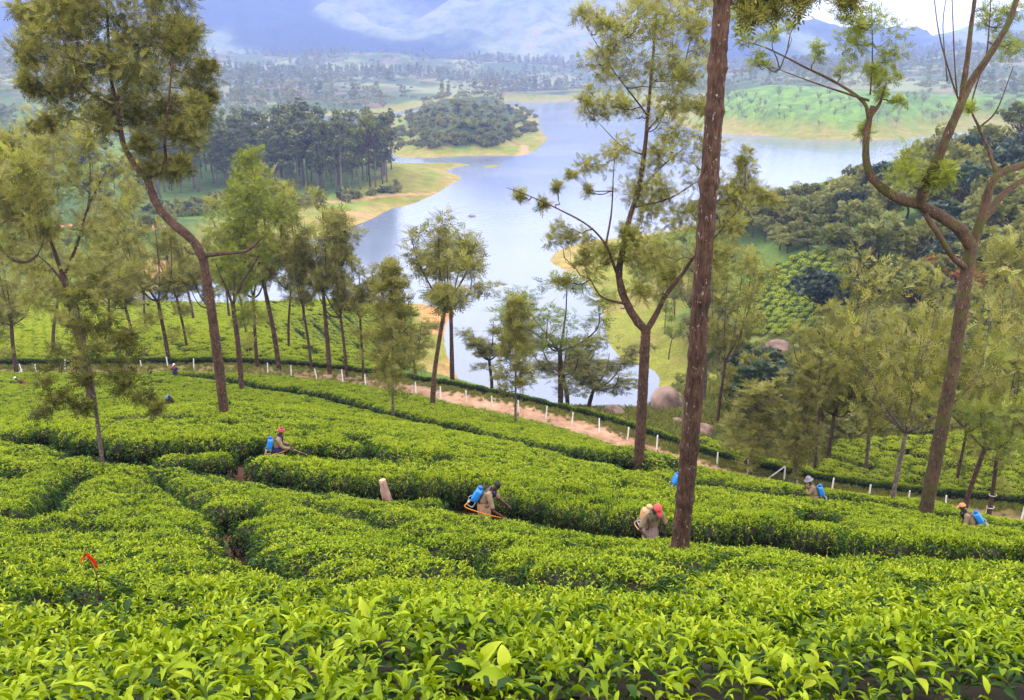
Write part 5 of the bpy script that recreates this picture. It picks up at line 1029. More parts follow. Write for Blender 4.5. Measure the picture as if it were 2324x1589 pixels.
def person(p, yaw, label, bend=.5, head=.3, shirt=KHAKI, lower=TAN, hat=None, hatm=None, armL=None, armR=None, group='tea workers', scale=1.08, skirt=True, collar=None, long_sleeve=False, apron=None, eyes=True):
    """faces its local +X; arms: list of (elbow, hand) in torso-free coordinates"""
    root = link('person', None, label=label, cat='person', group=group, loc=p, rot=(0, 0, yaw), scale=(scale,) * 3); A = np.array
    hip = A([-.10 * bend, 0, .88]); u = A([math.sin(bend), 0, math.cos(bend)]); f = A([math.cos(bend), 0, -math.sin(bend)])
    chest = hip + u * .30; sh = hip + u * .46; nk = sh + u * .09 + f * .03; hb = bend * .35 + head; hu = A([math.sin(hb), 0, math.cos(hb)]); hf = A([math.cos(hb), 0, -math.sin(hb)])
    h0 = nk + hu * .06; h1 = h0 + hu * .11 + hf * .02; h2 = h1 + hu * .085
    V = [hip, hip + u * .15, chest, sh, nk, h0 + hf * .01, h1, h2]; E = [(i, i + 1) for i in range(7)]; R = [.145, .13, .145, .12, .055, .068, .095, .07]
    def chain(start, pts, rs):
        k = start
        for q, r in zip(pts, rs): V.append(A(q)); R.append(r); E.append((k, len(V) - 1)); k = len(V) - 1
        return k
    chain(6, [h1 + hf * .105 - hu * .02], [.016])                                                        # nose
    for s in (-1, 1): chain(6, [h1 + A([0, s * .092, 0]) - hu * .01], [.018])                            # ears
    defs = {1: armL or ((.22, .26, .82), (.48, .18, .70)), -1: armR or ((.20, -.28, .80), (.50, -.16, .62))}
    arms = {}
    for s in (1, -1):
        so = sh + A([0, s * .185, 0]) - u * .02; el, ha = A(defs[s][0]), A(defs[s][1]); d = ha - el; d = d / np.linalg.norm(d); side = np.cross(d, A([0, 0, 1.0])); side = side / (np.linalg.norm(side) + 1e-6); dn = np.cross(side, d)
        k = chain(3, [so, (so + el) / 2, el, (el + ha) / 2, ha], [.066, .052, .043, .036, .026]); palm = chain(k, [ha + d * .055], [.032])
        for q, (o, l) in enumerate(((-.028, .066), (-.010, .078), (.010, .074), (.028, .058))):
            b = ha + d * .085 + side * o; chain(palm, [b, b + d * l * .55 - dn * .012, b + d * l * .75 - dn * .038], [.0095, .0088, .008])
        b = ha + d * .03 + side * -.04 * s; chain(palm, [b - dn * .012, b + d * .035 - dn * .03], [.011, .009]); arms[s] = (so, el, ha)
    for s in (1, -1): chain(0, [hip + A([0, s * .10, -.08]), A([.05, s * .11, .47]), A([-.02, s * .12, .09]), A([.11, s * .13, .04])], [.092, .06, .042, .035])
    skinned('body', V, E, R, SKIN, root)
    SV = [hip - u * .02, hip + u * .15, chest, sh, nk - u * .03]; SR = [.172, .158, .172, .142, .075]; SE = [(0, 1), (1, 2), (2, 3), (3, 4)]
    for s in (1, -1):
        so, el, ha = arms[s]; k = 3; pts = [so, (so + el) / 2, el * .9 + so * .1] + ([(el + ha) / 2, ha * .93 + el * .07] if long_sleeve else []); rs = [.088, .082, .078] + ([.062, .052] if long_sleeve else [])
        for q, r in zip(pts, rs): SV.append(q); SR.append(r); SE.append((k, len(SV) - 1)); k = len(SV) - 1
    skinned('shirt', SV, SE, SR, shirt, root)
    if skirt:                                                                                            # wrapped cloth from waist to shin
        g = Geo(); n = 20; a = np.arange(n) * 2 * math.pi / n; rings = []
        for t, (rx, ryy) in zip(np.linspace(0, 1, 6), ((.165, .185), (.18, .205), (.19, .215), (.19, .22), (.185, .22), (.185, .225))):
            z = .96 - .72 * t; fold = 1 + .05 * np.sin(a * 5 + 1.3 * t) + .03 * np.sin(a * 9); rings.append(np.stack([hip[0] * (1 - t * .8) + .04 * t + rx * np.cos(a) * fold, ryy * np.sin(a) * fold, np.full(n, z)], 1))
        i = np.arange(5)[:, None] * n; j = np.arange(n)[None]; g.add(np.concatenate(rings), np.stack([i + j, i + n + j, i + n + (j + 1) % n, i + (j + 1) % n], -1).reshape(-1, 4)); g.build('waist_cloth', [lower], root)
    if collar is not None:
        g = Geo(); g.add(*tube(spline([nk + A([-.05, .09, .02]), nk + f * .10 + A([0, .08, -.06]), nk + f * .12 - u * .22 + A([0, .05, 0])], 5), [.03, .035, .03, .03, .03, .028, .026, .024, .022, .02, .012], 7)); g.add(*tube(spline([nk + A([-.05, .09, .02]), nk - f * .06 + A([0, 0, .03]), nk + A([-.05, -.09, .02]), nk + f * .10 + A([0, -.08, -.06]), nk + f * .12 - u * .2 + A([0, -.04, 0])], 4), .028, 7)); g.build('scarf', [collar], root)
    M = np.column_stack([hf, A([0, 1, 0]), hu]); hc = h1 + hu * .02
    g = Geo()
    if hat == 'cap':
        g.add(*ellipsoid(hc + hu * .03, (.118, .108, .115), 16, 7, .05, 1.0, M)); b = A([[.10, .075, .02], [.10, -.075, .02], [.205, -.055, -.015], [.225, 0, -.018], [.205, .055, -.015]]); b2 = b - A([0, 0, .008]); bb = np.concatenate([b, b2]) @ M.T + hc + hu * .02
        g.add(bb, [(0, 1, 2), (0, 2, 3), (0, 3, 4), (5, 7, 6), (5, 8, 7), (5, 9, 8), (2, 1, 6), (2, 6, 7), (3, 2, 7), (3, 7, 8), (4, 3, 8), (4, 8, 9)]); g.build('cap', [hatm], root)
    elif hat == 'hat':
        g.add(*ellipsoid(hc + hu * .03, (.120, .112, .125), 18, 7, .05, 1.0, M)); a = np.arange(18) * 2 * math.pi / 18; rI = np.stack([.118 * np.cos(a), .11 * np.sin(a), 0 * a + .035], 1); rO = np.stack([.185 * np.cos(a) + .015, .165 * np.sin(a), 0 * a - .02], 1); V2 = np.concatenate([rI, rO, rI - [0, 0, .01], rO - [0, 0, .01]]) @ M.T + hc
        j = np.arange(18); g.add(V2, np.concatenate([np.stack([j, (j + 1) % 18, 18 + (j + 1) % 18, 18 + j], 1), np.stack([36 + j, 54 + j, 54 + (j + 1) % 18, 36 + (j + 1) % 18], 1), np.stack([18 + j, 18 + (j + 1) % 18, 54 + (j + 1) % 18, 54 + j], 1)])); g.build('hat', [hatm], root)
    elif hat == 'turban':
        for k in range(3):
            a = np.linspace(0, 2 * math.pi, 19); q = np.stack([.112 * np.cos(a), .104 * np.sin(a), .02 + .028 * k + .018 * np.sin(a + k * 2.1)], 1) @ M.T + hc; g.add(*tube(q, .024, 7, False))
        g.build('turban', [hatm], root)
    if hat != 'hood':
        g = Geo(); g.add(*ellipsoid(hc - hf * .012 + hu * .012, (.110, .102, .108), 16, 8, -.1 if hat is None else -.25, 1.0 if hat in (None, 'turban') else .2, M)); g.build('hair', [HAIR], root)
    if eyes:
        for s in (-1, 1): g = Geo(); g.add(*ellipsoid(h1 + hf * .088 + A([0, s * .034, 0]) + hu * .012, (.010, .013, .009), 8, 6, -1, 1, M)); g.build('eye', [WHITE if False else HAIR], root)
        g = Geo(); g.add(*ellipsoid(h1 + hf * .092 - hu * .052, (.008, .028, .008), 8, 6, -1, 1, M)); g.build('mouth', [PINK if False else SKIN], root)
    root['_'] = 0; del root['_']
    return root, dict(hip=hip, u=u, f=f, sh=sh, hand=arms[-1][2], handL=arms[1][2])

def sprayer(p, yaw, pose, label, tankm=BLUE, scale=1.08, lance=True):
    root = link('backpack_sprayer', None, label=label, cat='sprayer', group='backpack sprayers', loc=p, rot=(0, 0, yaw), scale=(scale,) * 3); A = np.array
    u, f, hip, sh = pose['u'], pose['f'], pose['hip'], pose['sh']; M = np.column_stack([f, A([0, 1, 0]), u]); c = hip + u * .17 - f * .27
    def loc(v): return A(v) @ M.T + c
    g = Geo(); g.add(*rbox(c, (.22, .35, .40), .42, rot=M, taper=.90)); g.build('tank', [tankm], root)
    g = Geo(); g.add(*tube([loc((-.02, .03, .205)), loc((-.02, .03, .25)), loc((-.02, .03, .275))], [.075, .075, .055], 16)); g.build('lid', [LID if tankm is BLUE else CREAM], root)
    g = Geo(); g.add(*tube(spline([loc((.06, .15, -.18)), loc((.06, .16, -.34)), loc((-.10, .16, -.35)), loc((-.14, .16, -.30)), loc((-.10, .15, -.20))], 4), .012, 7)); g.add(*tube(spline([loc((.06, -.15, -.18)), loc((.06, -.16, -.34)), loc((-.10, -.16, -.35)), loc((-.14, -.16, -.30)), loc((-.10, -.15, -.20))], 4), .012, 7)); g.add(*tube([loc((-.12, .16, -.345)), loc((-.12, -.16, -.345))], .012, 7)); g.build('frame', [STEEL], root)
    for s in (-1, 1):
        g = Geo(); g.add(*tube(spline([loc((.12, s * .13, .19)), loc((.26, s * .15, .24)), loc((.44, s * .16, .10)), loc((.42, s * .17, -.10)), loc((.14, s * .14, -.18))], 5), .018, 6)); g.build('strap', [STRAP], root)
    if lance:
        h = pose['hand']; g = Geo(); g.add(*tube(spline([loc((-.08, -.12, -.24)), loc((-.12, -.22, -.42)), h * .5 + loc((0, -.2, -.5)) * .5, h - A([.05, 0, .02]), h], 7), .014, 7)); g.build('hose', [ORANGE if tankm is BLUE else CREAM], root)
        g = Geo(); g.add(*tube([h - A([.05, 0, -.02]), h + A([.10, 0, -.05])], .02, 8)); g.build('grip', [LID], root)
        g = Geo(); g.add(*tube([h + A([.09, 0, -.05]), h + A([.55, .04, -.34])], [.009, .007], 7)); g.add(*tube([h + A([.55, .04, -.34]), h + A([.58, .04, -.37])], [.016, .02], 8)); g.build('lance', [BRASS], root)
    return root

def build_people():
    F = math.pi
    def stand(vx, vy, off=.8, dy=0.0):
        p = hit(vx, vy, off); x, y = p[0], p[1] + dy; return np.array([x, y, ground_z(x, y)])
    p = stand(1098, 1160, .8, .5); o, ps = person(p, -.12, 'bareheaded worker in khaki bending over the tea with a blue tank and dark scarf', .52, .45, KHAKI, TAN, None, None, ((.42, .30, .88), (.66, .22, .74)), ((.30, -.30, .82), (.58, -.22, .60)), collar=NAVY); sprayer(p, -.12, ps, 'blue backpack sprayer with orange hose on the bareheaded worker')
    p = stand(1484, 1213, .8, .5); o, ps = person(p, -F / 2 + .3, 'worker in red cap and long apron facing the slope beside the tall trunk', .28, .55, KHAKI, APRON, 'cap', CAPRED, ((.10, .36, .92), (.22, .30, .70)), ((.10, -.36, .92), (.26, -.16, .68)), collar=GREENP); sprayer(p, -F / 2 + .3, ps, 'cream backpack sprayer behind the red-capped worker', CREAM)
    p = stand(622, 1028, .8, .5); o, ps = person(p, .25, 'worker in pink turban with a blue tank standing by the upper furrow', .22, .22, KHAKI, NAVY, 'turban', PINK, ((.20, .26, .98), (.44, .14, .92)), ((.22, -.28, .98), (.50, -.18, .90)), long_sleeve=True, collar=NAVY); sprayer(p, .25, ps, 'blue backpack sprayer on the pink-turbaned worker')
    p = stand(1856, 1136, .8, .5); o, ps = person(p, F - .1, 'worker in grey brimmed hat with a bright blue tank near the braced post', .32, .25, KHAKI, TAN, 'hat', CAPGR, ((.25, .24, 1.02), (.32, .05, 1.20)), ((.25, -.26, 1.0), (.36, -.1, 1.14)), long_sleeve=True); sprayer(p, F - .1, ps, 'blue backpack sprayer on the grey-hatted worker', lance=False)
    p = stand(2220, 1202, .8, .5); o, ps = person(p, F - .35, 'worker in orange cap low among the bushes below the mossy pollard', .62, .1, KHAKI, TAN, 'cap', CAPOR, None, None, collar=HAIR); sprayer(p, F - .35, ps, 'blue backpack sprayer on the orange-capped worker', lance=False)
    p = stand(1553, 1112, .8, .5); o, ps = person(p, .1, 'worker mostly hidden behind the tall trunk, only his blue tank showing', .35, .2, KHAKI, TAN, 'cap', CAPGR); sprayer(p, .1, ps, 'blue tank peeking out from behind the tall trunk')
    p = stand(381, 918, .8, .3); o, ps = person(p, -F / 3, 'dark-clothed worker stooping in the upper tea with a light blue tank', .75, .35, OLIVE, OLIVE, None, None, eyes=False); sprayer(p, -F / 3, ps, 'small light blue sprayer on the stooping worker in dark clothes', lance=False)
    p = stand(397, 853, .55, .2); person(p, -F / 2, 'walker in navy clothes and white cap on the path at the fence', .05, .0, NAVY, NAVY, 'cap', WHITE, ((.02, .27, 1.05), (.12, .22, .86)), ((.02, -.27, 1.05), (.12, -.2, .86)), collar=PINK, eyes=False, group='walkers')
    p = stand(50, 876, .7, .2); person(p, F + .3, 'worker in brown bending by the braced post at the far end of the fence', .85, .3, OLIVE, PINK, 'cap', WHITE, eyes=False)
    p = hit(787, 459); person(p, 0, 'tiny figure in white on the grassy bank of the grove', .05, 0, WHITE, WHITE, eyes=False, group='walkers')
build_people()

# ------------------------------------------------------------------ boat on the lake
def build_boat():
    c = onz(1071, 491, 0.0); m1 = mat('boat_paint', (.62, .55, .52), .5, .4); m2 = mat('boat_red', (.35, .05, .05), .6, .3)
    root = link('rowing_boat', None, label='small pale rowing boat with two people on the open lake', cat='boat', loc=(c[0], c[1], 0.02), rot=(0, 0, .25))
    t = np.linspace(-1, 1, 13); g = Geo(); rows = []
    for a in t:
        w = .62 * (1 - abs(a) ** 2.4) + .02; x = a * 1.75; zt = .42 + .18 * a * a; rows += [(x, -w, zt), (x, -w * .7, .05), (x, 0, -.08), (x, w * .7, .05), (x, w, zt)]
    F = [(i * 5 + j, i * 5 + j + 1, i * 5 + j + 6, i * 5 + j + 5) for i in range(12) for j in range(4)]; g.add(np.array(rows), F); g.build('hull', [m1], root)
    g = Geo(); [g.add(*tube([(q[0], q[1], q[2]) for q in rows[k::5]], .045, 6)) for k in (0, 4)]; g.build('gunwale', [m2], root)
    for x in (-.6, .7): g = Geo(); g.add(*rbox((x, 0, .28), (.24, .95, .05), .2)); g.build('thwart', [m1], root)
    for x, s, lab in ((-.6, PINK, 'boater in red at one end of the rowing boat'), (.7, WHITE, 'boater in white at the other end of the rowing boat')):
        q = Matrix.Rotation(.25, 3, 'Z') @ Vector((x, 0, 0)); person((c[0] + q.x, c[1] + q.y, -.42), .25 if x < 0 else .25 + math.pi, lab, .1, .1, s, NAVY, None, None, None, None, 'boaters', 1.0, True, None, False, None, False)
build_boat()

# ------------------------------------------------------------------ fence posts, props, boulders and small things
POSTM = noisy('whitewashed_concrete', [(.3, (.62, .60, .60)), (.55, (.78, .76, .76)), (.75, (.50, .46, .42))], 7, 5, .9, .1, .25, 30)
def post_mesh(h=1.32, w=.115, seed=0):
    rng = np.random.default_rng(seed); g = Geo(); V = []; b = .018
    for z, k in ((-.35, 1), (h * .5, .96), (h - .03, .90), (h, .72)):
        s = w / 2 * k; o = rng.normal(0, .002, 2); V += [(s - b, -s, z), (s, -s + b, z), (s, s - b, z), (s - b, s, z), (-s + b, s, z), (-s, s - b, z), (-s, -s + b, z), (-s + b, -s, z)]
    V = np.array(V); F = [(k * 8 + i, k * 8 + (i + 1) % 8, k * 8 + 8 + (i + 1) % 8, k * 8 + 8 + i) for k in range(3) for i in range(8)]; g.add(V, F); g.add(V[24:], [(0, 1, 2, 3), (0, 3, 4, 7), (4, 5, 6, 7)])
    return g.data('fence_post', [POSTM], False)
PM = [post_mesh(seed=k) for k in range(3)]
def ordinal(n): return {1: 'first', 2: 'second', 3: 'third'}.get(n, ['', '', '', '', 'fourth', 'fifth', 'sixth', 'seventh', 'eighth', 'ninth', 'tenth', 'eleventh', 'twelfth', 'thirteenth', 'fourteenth', 'fifteenth', 'sixteenth', 'seventeenth', 'eighteenth', 'nineteenth'][n] if n < 20 else 'twentieth' if n == 20 else 'twenty-' + ordinal(n - 20))
POSTS = [(52,851),(84,852),(147,842),(322,837),(381,834),(440,838),(550,842),(608,848),(661,855),(719,861),(778,866),(830,875),(886,884),(944,894),(1000,904),(1059,914),(1117,925),(1177,937),(1239,950),(1298,965),(1360,981),(1424,998),(1490,1020),(1627,1057),(1697,1075),(1779,1093),(1808,1104),(1887,1117),(1971,1133),(2059,1147),(2145,1158),(2237,1169),(2318,1178)]
def build_posts():
    rng = np.random.default_rng(3)
    for k, (x, y) in enumerate(POSTS):
        p = hit(x, y); o = link('fence_post', PM[k % 3], label=f'white concrete fence post, {ordinal(k + 1)} along the path from the far end', cat='fence post', group='white fence posts along the path', loc=p, rot=(rng.normal(0, .05), rng.normal(0, .05), rng.random()), scale=(1, 1, rng.uniform(.94, 1.06)))
    for x0, y0, x1, y1, lab in ((31,860,50,838,'slanting white brace against the end fence post'), (103,854,87,842,'slanting white brace of the second fence post'), (1742,1087,1782,1058,'slanting white brace post near the grey-hatted worker')):
        p = hit(x0, y0); q = at(x1, y1, p[1]); v = Vector(q - p); o = link('brace_post', PM[0], label=lab, cat='fence post', loc=p, rot=v.to_track_quat('Z', 'Y').to_euler(), scale=(.85, .85, v.length / 1.32))
build_posts()

def rock(name, p, s, seed, label, m, rz=0.0, cat='boulder'):
    me = bpy.data.meshes.new(name); import bmesh; bm = bmesh.new(); bmesh.ops.create_icosphere(bm, subdivisions=4, radius=1)
    for v in bm.verts:
        c = v.co; k = 1 + .38 * (float(fbm(c.x * 1.3 + seed * 3, c.y * 1.3 + c.z * .9, seed)) - .5) + .14 * (float(fbm(c.x * 3.1 + seed, c.z * 3.1 + c.y * 2, seed + 4)) - .5); v.co = c * k
    for f in bm.faces: f.smooth = True
    bm.to_mesh(me); bm.free(); me.materials.append(m); return link(name, me, label=label, cat=cat, loc=p, rot=(0, 0, rz), scale=s)
ROCK = noisy('granite', [(.32, (0.085, 0.055, 0.045)), (.5, (0.22, 0.145, 0.115)), (.68, (0.36, 0.24, 0.18))], .9, 10, .9, .15, .9, 3)
def build_rocks():
    for k, (vx, vy, w, h, lab, d) in enumerate([(1390,946,50,36,'rounded grey boulder at the water edge by the sweeping-limbed tree',None), (1513,928,76,66,'largest slanting boulder beside the blue inlet',None), (1345,940,36,14,'low flat boulder just left of the rounded grey one',None), (1598,990,46,40,'dark boulder in the gully behind the tall trunk',None), (1572,950,44,22,'small grey boulder above the dark gully one',None), (1535,962,34,18,'pale stone below the largest boulder',None), (1556,944,24,14,'little stone between the larger boulders',None), (1765,800,56,34,'pinkish boulder below the tea slope across the hollow',None), (1992,960,40,36,'brown boulder between the two pale silver oaks',None), (1415,700,14,10,'lone stone on the peninsula grass',None)]):
        p = hit(vx, vy); s = p[1] / VS / FPX; rock('boulder', (p[0], p[1], p[2] + h * s * .25), (w * s * .55, w * s * .5, h * s * .62), k + 2, lab, ROCK, k * 1.7)
build_rocks()

def build_small():
    # stick with a red ribbon
    p = hit(215, 1395, .75); D = p[1]; q = lambda x, y, dd=0: at(x, y, D + dd); wood = noisy('brown_stick', [(.3, (.06, .035, .018)), (.7, (.14, .085, .04))], 20); red = mat('red_ribbon_cloth', (.80, .012, .008), .6, .3)
    root = link('ribbon_stick', None, label='bent brown stick with a bright red ribbon tied to it', cat='marker', loc=(0, 0, 0))
    g = Geo(); g.add(*tube(spline([q(211,1440), q(217,1392), q(223,1345), q(221,1312), q(212,1286), q(200,1266), q(189,1248)], 5), np.linspace(.008, .004, 31), 7)); g.build('stick', [wood], root)
    top = spline([q(183,1271,.02), q(190,1259,.01), q(198,1256), q(207,1262,-.01), q(216,1274,-.01), q(224,1290,.01)], 4); wid = np.interp(np.linspace(0, 1, len(top)), [0, .2, .38, .6, .85, 1], [.05, .045, .026, .062, .05, .035]); dn = np.array([-.25, .1, -1.0]); dn /= np.linalg.norm(dn)
    a = top; b = top + dn * wid[:, None]; th = np.array([0, .0015, 0]); wv = (np.sin(np.arange(len(top)) * .9) * .006)[:, None] * np.array([0, 1, 0]); V = np.concatenate([a + wv, b - wv, a + wv + th, b - wv + th]); n = len(top); i = np.arange(n - 1)
    g = Geo(); g.add(V, np.concatenate([np.stack([i, i + 1, n + i + 1, n + i], 1), np.stack([2 * n + i, 3 * n + i, 3 * n + i + 1, 2 * n + i + 1], 1)])); g.build('ribbon', [red], root)
    # cut stump leaning in the furrow
    bw = noisy('peeled_wood', [(.3, (.20, .12, .09)), (.6, (.42, .27, .21)), (.8, (.55, .36, .28))], 5, 6, .85, .15, .5, 14, (1, 1, .25)); p = hit(884, 1142, .25); D = p[1]
    root = link('stump', None, label='pale peeled stump leaning out of the furrow between tea bushes', cat='stump'); base = at(890, 1162, D + .1); g = Geo(); pts = spline([base, at(882, 1140, D), at(874, 1115, D), at(868, 1090, D)], 5); g.add(*tube(pts, np.linspace(.20, .125, len(pts)), 14, True, .12, 4)); g.build('bole', [bw], root)
    g = Geo(); e = pts[-1]; dv = (pts[-1] - pts[-2]); dv /= np.linalg.norm(dv); g.add(*tube([e, e + dv * .025], [.12, .105], 14)); g.build('cut_face', [mat('cut_wood', (.5, .33, .2), .8, .2)], root)
    # bamboo props
    bam = noisy('bamboo', [(.3, (.20, .17, .03)), (.7, (.36, .30, .07))], 6, 4, .6, .3, .1); p = hit(578, 826); D = p[1]
    for x0, x1, lab in ((580, 561, 'bamboo prop leaning to the thicker silver oak'), (567, 553, 'thinner bamboo prop beside its neighbour')):
        a = at(x0, 828, D); a[2] = ground_z(a[0], a[1]) - .1; g = Geo(); pts = np.array([a * (1 - t) + at(x1, 690, D) * t for t in np.linspace(0, 1, 15)]); r = np.where(np.arange(15) % 2 == 0, .048, .040); g.add(*tube(pts, r, 8)); g.build('bamboo_prop', [bam], label=lab, cat='pole', group='bamboo props')
    # yellow flower spike at the trench
    p = hit(2012, 1268, .55); D = p[1]; root = link('flower_spike', None, label='yellow flower spike standing at the dark trench', cat='flower'); g = Geo(); b = at(2010, 1285, D); t = at(2009, 1243, D); g.add(*tube([b, (b + t) / 2, t], [.006, .005, .003], 6)); g.build('stem', [TEA], root); ym = mat('yellow_petal', (.80, .50, .01), .6, .2)
    for k in range(9): g = Geo(); c = b + (t - b) * (.45 + .06 * k); g.add(*ellipsoid(c + np.array([.02 * math.cos(k * 2.4), .02 * math.sin(k * 2.4), 0]), (.022, .022, .02), 8, 6)); g.build('petal', [ym], root)
    # dry twigs caught in the bushes
    dry = noisy('dry_straw', [(.3, (.20, .12, .06)), (.7, (.42, .28, .15))], 9)
    for vx, vy, n, L, lab in ((968,1480,12,.16,'dry brown dead leaves caught among the front shoots'), (1715,1385,7,.35,'pale dry straw sprigs lying on the tea table'), (1720,1300,8,.25,'withered brown sprig on the tea below the tall trunk')):
        p = hit(vx, vy, .9); r = np.random.default_rng(vx); root = link('dry_sprig', None, label=lab, cat='dry plant', loc=p + np.array([0, 0, .88]))
        for k in range(n): a = r.random() * 6.28; e = np.array([math.cos(a), math.sin(a), r.uniform(-.1, .5)]) * L * r.uniform(.5, 1); g = Geo(); g.add(*tube(arc((0, 0, 0), e, -.1, r, 5), [.004, .008, .007, .005, .001] if L < .2 else .003, 5)); g.build('stalk', [dry], root)
    # grass tufts along the verges
    gm = leaf_mat('verge_grass', [(0, (.08, .11, .02)), (.5, (.17, .20, .04)), (1, (.32, .28, .09))], .3, .2, .5, .3); tl = []
    for k in range(3):
        r = np.random.default_rng(400 + k); g = Geo()
        for _ in range(34):
            a = r.random() * 6.28; b = r.normal(0, .10, 2); l = r.uniform(.12, .32); o = np.array([math.cos(a), math.sin(a)]) * l * .5; s = np.array([-math.sin(a), math.cos(a)]) * .008
            g.add([(b[0] - s[0], b[1] - s[1], 0), (b[0] + s[0], b[1] + s[1], 0), (b[0] + o[0] * .5, b[1] + o[1] * .5, l * .7), (b[0] + o[0], b[1] + o[1], l * .85)], [(0, 1, 2), (0, 2, 3)], 0, r.random())
        tl.append(g.data('grass_tuft', [gm], False))
    r = np.random.default_rng(8); off = spline([at(*w) for w in PATH_V], 30); tg = np.gradient(off, axis=0); nr = np.stack([-tg[:, 1], tg[:, 0]], 1); nr /= np.linalg.norm(nr, axis=1)[:, None]; i = r.integers(0, len(off) - 1, 5200); s = np.where(r.random(5200) < .5, r.normal(1.75, .45, 5200), r.normal(-3.7, .6, 5200)); lf = off[i, 0] < -14; s = np.where(lf & (r.random(5200) < .6), r.uniform(-3.6, 2, 5200), s)
    xy = off[i, :2] + nr[i] * s[:, None] + r.normal(0, .4, (5200, 2)); X2 = np.column_stack([r.uniform(8, 75, 30000), r.uniform(62, 170, 30000)]); pd2, _, sd2 = path_dist(X2[:, 0], X2[:, 1]); l2 = lnd(X2[:, 0], X2[:, 1]); X2 = X2[(sd2 > 0) & (pd2 > 5) & (l2 > 3) & (X2[:, 0] < .7 * X2[:, 1])][:9000]; nv = 5200; n2 = len(X2); xy = np.concatenate([xy, X2]); z = hgt(xy[:, 0], xy[:, 1]); src = []
    for k in range(3): src.append(link('grass_tuft', tl[k], label=['short grass tuft on the verge near the spreading oak', 'taller grass tuft on the verge by the braced post', 'yellowish grass tuft at the fence by the walker'][k], cat='grass tuft', group='grass tufts on the verge', loc=hit([1000, 1760, 420][k], [935, 1100, 845][k])))
    scatter('verge_grass', np.column_stack([xy, z]), np.column_stack([0 * z, 0 * z, r.random(len(z)) * 6.28]), np.repeat(np.concatenate([r.uniform(.6, 1.5, nv), r.uniform(1.2, 3.6, n2)])[:, None], 3, 1), r.integers(0, 3, len(z)), src, label='short rough grass along the path verges and down the hollow', cat='grass', kind='stuff')
    # tall unplucked shoots over the front bushes
    TL = [mesh_data('leaf', LT[0][k][0] * np.array([1, .44, 1]), LT[0][k][1], [TEA], True, {'tint': ('POINT', 'FLOAT', np.full(len(LT[0][k][0]), t))}) for k, t in ((0, .9), (1, .82), (2, .72), (3, .95), (1, .12), (0, .08))]
    for k, (vx, vy, top, d, nl, L) in enumerate([(845,1500,1350,2.5,5,.115), (905,1500,1372,2.6,6,.10), (1000,1500,1368,2.5,4,.10), (960,1520,1430,2.3,5,.10), (1090,1570,1465,2.0,5,.11), (1150,1580,1490,1.9,5,.11), (560,1540,1465,2.3,4,.10), (400,1570,1500,2.0,4,.12), (1620,1530,1440,2.4,4,.095), (1850,1560,1475,2.1,5,.10), (2080,1560,1480,2.1,4,.10), (1690,1575,1500,1.9,5,.105)]):
        r = np.random.default_rng(700 + k); b = at(vx, vy, d); t = at(vx + r.uniform(-8, 8), top + 40, d + .03); root = link('tea_shoot', None, label=f'tall tea shoot with broad leaves above the front bushes, {ordinal(k + 1)} planted', cat='tea shoot', group='tall tea shoots', loc=b); root['label'] = ['broad-leaved tea shoot with one upright pale leaf, tallest of the front shoots', 'tea shoot with dark and pale leaves next to the tallest one', 'upright tea shoot right of the dry dead leaves', 'short tea shoot over the dry dead leaves', 'star of long pale tea leaves at the middle of the bottom edge', 'large drooping tea shoot beside the star of pale leaves', 'tea shoot with arching leaves left of the middle', 'long-leaved tea shoot nearest the ribbon stick corner', 'pale tea shoot below the tall trunk', 'tea shoot with raised leaves below the red-capped worker side', 'tea shoot near the far corner of the bottom edge', 'low spreading tea shoot under the straw sprigs'][k]
        g = Geo(); g.add(*tube(arc((0, 0, -.08), t - b, .0, r, 5, .02), [.004, .0035, .003, .0025, .002], 6)); g.build('stem', [TEA], root)
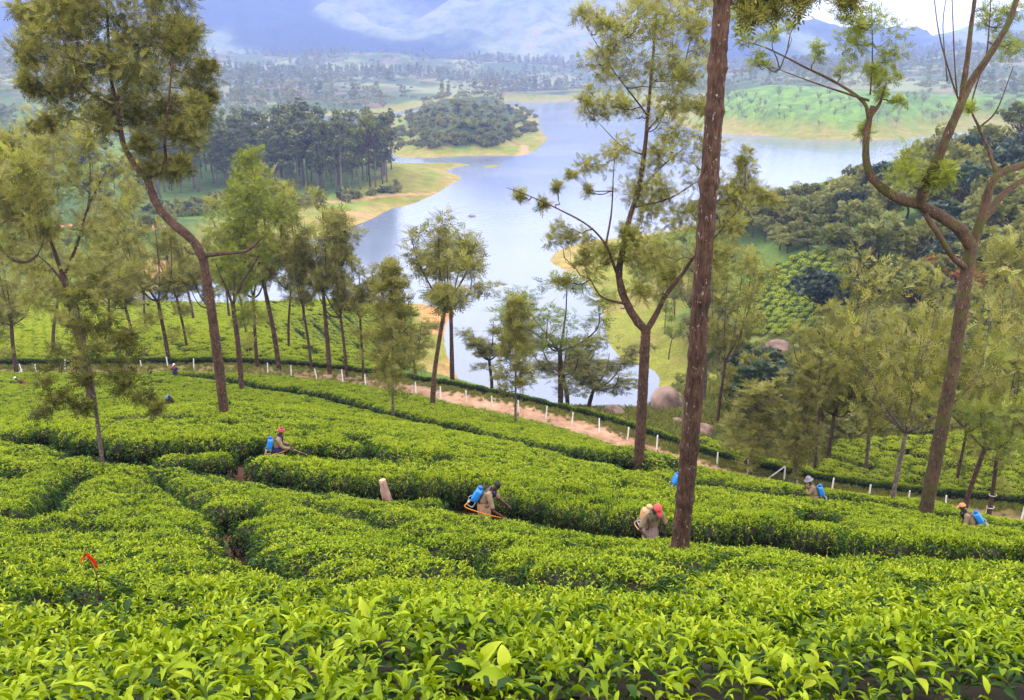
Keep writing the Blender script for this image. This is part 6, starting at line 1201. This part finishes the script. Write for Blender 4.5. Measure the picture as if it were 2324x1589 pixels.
        for j in range(nl):
            f = 1 - .62 * j / nl; az = j * 2.3 + r.random() * .8 + k; el = 1.25 - .42 * j + r.normal(0, .12); Fm = frames(np.array([az]), np.array([max(el, -.1)]), np.array([r.normal(0, .3)]))[0]; l = .84 * L * r.uniform(.85, 1.15) * (.8 if j == 0 else 1)
            lo = link('leaf', TL[(4 + j % 2) if (j == nl - 1 and k in (1, 3, 8)) else r.integers(0, 4)], root); lo.matrix_basis = Matrix.Translation(Vector((t - b) * f)) @ Matrix(Fm.T.tolist()).to_4x4() @ Matrix.Diagonal((l, l, l, 1))
    # scattered houses on the far hills
    wm = mat('white_wall_paint', (.8, .79, .76), .8, .2); rf = mat('tin_roof', (.42, .36, .33), .6, .3); gl = mat('dark_window', (.03, .03, .035), .3, .5)
    for k, (vx, vy, s) in enumerate([(478,128,1.4),(498,131,1.2),(605,134,1.2),(840,142,1.2),(1010,152,1.3),(1060,146,1.2),(985,127,1.3),(1120,166,1.1),(565,190,1.0),(900,166,1.0)]):
        p = hit(vx, vy); root = link('house', None, label=f'tiny white house on the far hillside, {ordinal(k + 1)} of the scattered ones', cat='house', group='white houses on the far hills', loc=p, rot=(0, 0, k * .7), scale=(s,) * 3); g = Geo(); V = np.array([(x, y, z) for z in (-1, 3.2) for x, y in ((-5, -3.5), (5, -3.5), (5, 3.5), (-5, 3.5))]); g.add(V, [(0, 1, 5, 4), (1, 2, 6, 5), (2, 3, 7, 6), (3, 0, 4, 7)]); g.build('wall', [wm], root, False)
        g = Geo(); g.add([(-5.6, -4.2, 3.1), (5.6, -4.2, 3.1), (5.6, 4.2, 3.1), (-5.6, 4.2, 3.1), (-5.6, 0, 5.2), (5.6, 0, 5.2)], [(0, 1, 5, 4), (2, 3, 4, 5)]); g.build('roof', [rf], root, False)
        for x in (-3, 3): g = Geo(); g.add(*rbox((x, -3.52, 1.7), (1.4, .1, 1.3), .15)); g.build('window', [gl], root)
        g = Geo(); g.add(*rbox((0, -3.52, 1.1), (1.2, .1, 2.2), .15)); g.build('door', [gl], root)
build_small()
build_tea()
